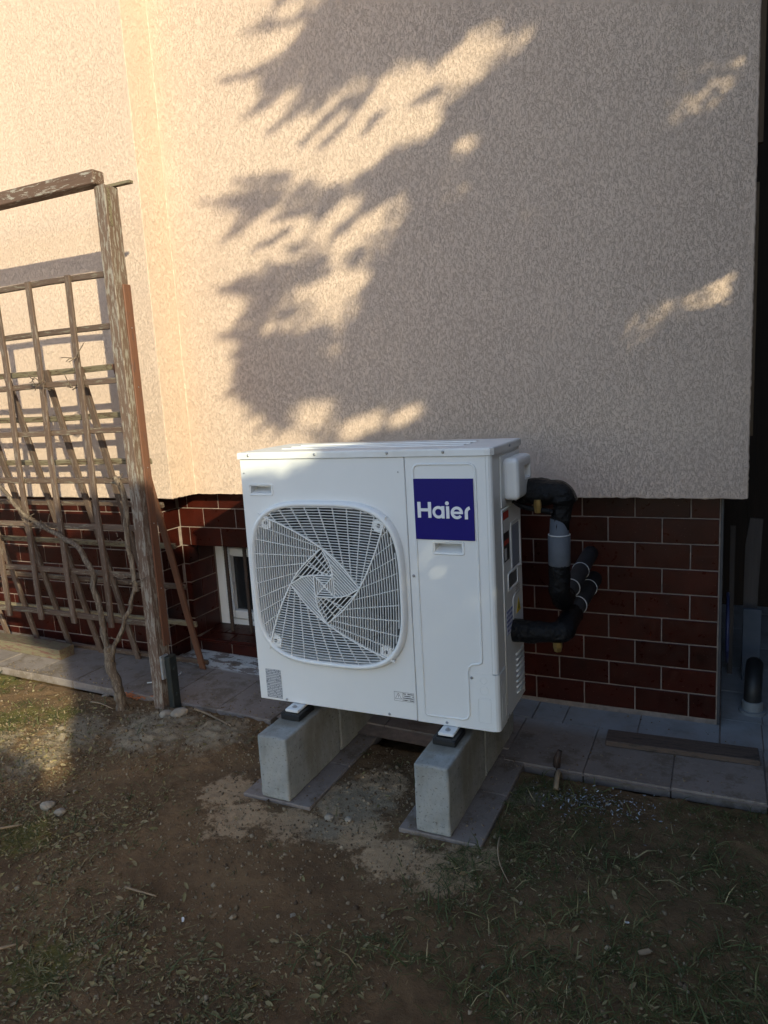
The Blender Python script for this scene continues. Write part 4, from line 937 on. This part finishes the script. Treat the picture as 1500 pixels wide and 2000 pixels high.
def lit(X, Z, pad=0.):
    """True where the sun reaches the wall plane (coordinates on the plane y = .79)"""
    ins = np.zeros(X.shape, bool); j = len(POLY)-1
    for i in range(len(POLY)):
        c = ((PZ[i] > Z) != (PZ[j] > Z)) & (X < (PX[j]-PX[i])*(Z-PZ[i])/(PZ[j]-PZ[i]+1e-12)+PX[i]); ins ^= c; j = i
    for a, b, c, d, r in CAPS:
        vx, vz = c-a, d-b; L = vx*vx+vz*vz+1e-9; t = np.clip(((X-a)*vx+(Z-b)*vz)/L, 0, 1)
        ins |= np.hypot(X-a-t*vx, Z-b-t*vz) < r+pad
    for a, b, c, d in FINGERS:
        vx, vz = c-a, d-b; L = vx*vx+vz*vz+1e-9; t = np.clip(((X-a)*vx+(Z-b)*vz)/L, 0, 1)
        ins &= ~(np.hypot(X-a-t*vx, Z-b-t*vz) < .026-.014*t)
    return ins
S = np.array([1.13, -1.0, .57])
# spray template: a stem with flat needles, along +x, unit length
tv, tf = [], []
for k in range(18):
    s = k/17; sd = 1 if k % 2 else -1; a = sd*(.75-.45*s); L = .34*(1-.45*s); bx_, bw = .04+.88*s, .035
    dx, dy = math.cos(a), math.sin(a); o = len(tv); zt = .05*math.sin(k*2.1)
    for u, v in ((0, -bw*.5), (.55, -bw), (1, 0), (.55, bw), ): tv.append((bx_+dx*u*L-dy*v, dy*u*L+dx*v, zt*u))
    tf.append((o, o+1, o+2, o+3))
o = len(tv); tv += [(0, -.02, .01), (1, -.006, 0), (1, .006, 0), (0, .02, .01)]; tf.append((o, o+1, o+2, o+3))
tv, tf = np.array(tv), np.array(tf)
TRUNKS = [(3.90, -.10, 6.4), (4.10, -1.82, 6.0), (4.30, -3.45, 2.6), (4.40, -4.90, 2.2), (4.50, -6.90, 3.2)]
def grow(P, Lg, d, nrm):
    e2 = np.cross(nrm, d); e2 /= np.linalg.norm(e2, axis=1)[:, None]; e3 = np.cross(d, e2)
    return P[:, None]+Lg[:, None, None]*(tv[None, :, :1]*d[:, None]+tv[None, :, 1:2]*e2[:, None]+tv[None, :, 2:]*e3[:, None])
def clear(V):
    """keep only sprays whose whole shadow stays out of the lit patches"""
    T = V[:, 2::4]; k = .79-T[..., 1]; return ~lit(T[..., 0]-1.13*k, T[..., 2]-.57*k).any(1)
def keep_clear(P):
    """slide sprays back along the sun ray until the open lawn in front of the house stays free"""
    for _ in range(14):
        bad = (np.hypot(P[:, 0]-1.75, P[:, 1]+2.1) < 2.05) & (P[:, 2] < 3.4)
        P = P+np.where(bad, .30, 0)[:, None]*S
    return P
def sprays(n, L0, L1, xr=(-3.9, 2.7), zr=(-1.5, 3.9), spread=.30):
    X = rng.uniform(*xr, n); Z = rng.uniform(*zr, n)
    k = ~lit(X, Z); X, Z = X[k], Z[k]; n = len(X); Lg = rng.uniform(L0, L1, n)
    an = np.radians(212)+rng.normal(0, spread, n)                    # shadows point down and to the left
    s = np.maximum((rng.uniform(2.55, 4.4, n)-X)/1.13, .15)
    P = keep_clear(np.stack([X, np.full(n, .79), Z], 1)+s[:, None]*S)
    d = np.stack([np.cos(an), np.zeros(n), np.sin(an)], 1)+rng.normal(0, .3, n)[:, None]*S*.4; d /= np.linalg.norm(d, axis=1)[:, None]
    V = grow(P, Lg, d, S/np.linalg.norm(S)+rng.normal(0, .22, (n, 3)))
    ok = clear(V) & (P[:, 2] > .12) & (rng.random(n) < np.where(Z > 1.15, .38+.62*sst(.0, .75, X), 1)); return V[ok], P[ok]
def mass(n, L0, L1):
    """body of the crowns: sprays at every angle, also hiding the low sky"""
    P = np.stack([rng.uniform(2.8, 5.0, n), rng.uniform(-3.6, .9, n), rng.uniform(.15, 6.2, n)], 1)
    P = P[(P[:, 2] < 6.4-1.2*np.abs(P[:, 0]-3.8)) & ~((np.hypot(P[:, 0]-1.75, P[:, 1]+2.1) < 2.05) & (P[:, 2] < 3.4))]; n = len(P); Lg = rng.uniform(L0, L1, n)
    d = rng.normal(0, 1, (n, 3)); d[:, 2] -= .5; d /= np.linalg.norm(d, axis=1)[:, None]
    V = grow(P, Lg, d, rng.normal(0, 1, (n, 3))); ok = clear(V); return V[ok], P[ok]
def fingers():
    """twig tips of the nearest boughs"""
    Ps, Ds, Ls = [], [], []
    for a, b, c, d in FINGERS:
        L = math.hypot(c-a, d-b); s = rng.uniform(2.0, 2.6)+(.3-a)/1.13*.9
        for t in np.linspace(0, 1, max(4, int(L/.016))):
            for q_ in range(2):
                Ps.append(np.array([a+(c-a)*t+rng.normal(0, .004), .79, b+(d-b)*t+rng.normal(0, .004)])+max(s, (2.5-a)/1.13)*S)
                an = math.atan2(d-b, c-a)+rng.normal(0, .28); Ds.append((math.cos(an), 0, math.sin(an))); Ls.append(rng.uniform(.045, .07)*(1-.35*t))
    P, d_, Lg = keep_clear(np.array(Ps)), np.array(Ds), np.array(Ls); return grow(P, Lg, d_, S/np.linalg.norm(S)+rng.normal(0, .15, P.shape)), P
VA, PA = [], []
v, p = fingers(); VA.append(v); PA.append(p)
for args in ((18000, .20, .30), (17000, .12, .18), (9000, .055, .09), (26000, .040, .080, (-.75, 1.1), (1.1, 3.4), .2)):
    v, p = sprays(*args); VA.append(v); PA.append(p)
v, p = mass(15000, .24, .38); VA.append(v); PA.append(p)
VA, PA = np.concatenate(VA), np.concatenate(PA)
print('sprays', len(VA))
own = np.argmin(np.stack([np.abs(PA[:, 1]-t[1]) for t in TRUNKS]), 0)
TL = ['tall dark conifer nearest the house corner, right of the view', 'second dark conifer from the house corner, right of the view', 'low broad conifer third from the house corner, behind the viewer', 'lowest conifer fourth from the house corner, behind the viewer', 'last low conifer of the row, far behind the viewer']
for k, (tx, ty, hh) in enumerate(TRUNKS):
    tree = thing('conifer_tree', TL[k], 'tree', (tx, ty, -.03), group='row of conifers beside the garden')
    sel = own == k; Vk = VA[sel]; n = len(Vk)
    Vk = Vk-np.array([tx, ty, -.03]); Ff = (tf[None]+(np.arange(n)*len(tv))[:, None, None]).reshape(-1, 4)
    c = newobj('crown', mesh_np('crown', Vk.reshape(-1, 3), Ff, MT['needle'], dict(tint=np.repeat(rng.random(n), len(tv))))); c.parent = tree
    obj('trunk', tube(NB(), [(0.02*math.sin(z*1.3), .02*math.cos(z), z) for z in np.linspace(-.2, hh, 14)], [(.11 if hh > 3 else .06)*(1-z/14)+.012 for z in range(14)], 12, wob=.15), MT['bark'], tree, True)
    # limbs run from the trunk to where sprays stand in the shade
    Pk = PA[sel]-np.array([tx, ty, -.03])
    for i in rng.choice(len(Pk), min(70, len(Pk)), replace=False):
        e = Vector(Pk[i]); zb = min(hh-.3, max(.3, e.z+.25)); s0 = Vector((0, 0, zb))
        mid = s0.lerp(e, .5)+Vector((0, 0, .06)); ts = np.array([np.array(s0.lerp(mid, t).lerp(mid.lerp(e, t), t)) for t in np.linspace(0, 1, 7)])
        w3 = ts+np.array([tx, ty, -.03]); k_ = (w3[:, 1]-.79)/-1.0; XX, ZZ = w3[:, 0]-1.13*k_, w3[:, 2]-.57*k_
        if lit(XX, ZZ, .02).any(): continue
        obj('limb', tube(NB(), [Vector(p) for p in ts], [.022-.0026*q_ for q_ in range(7)], 6), MT['bark'], tree, True)
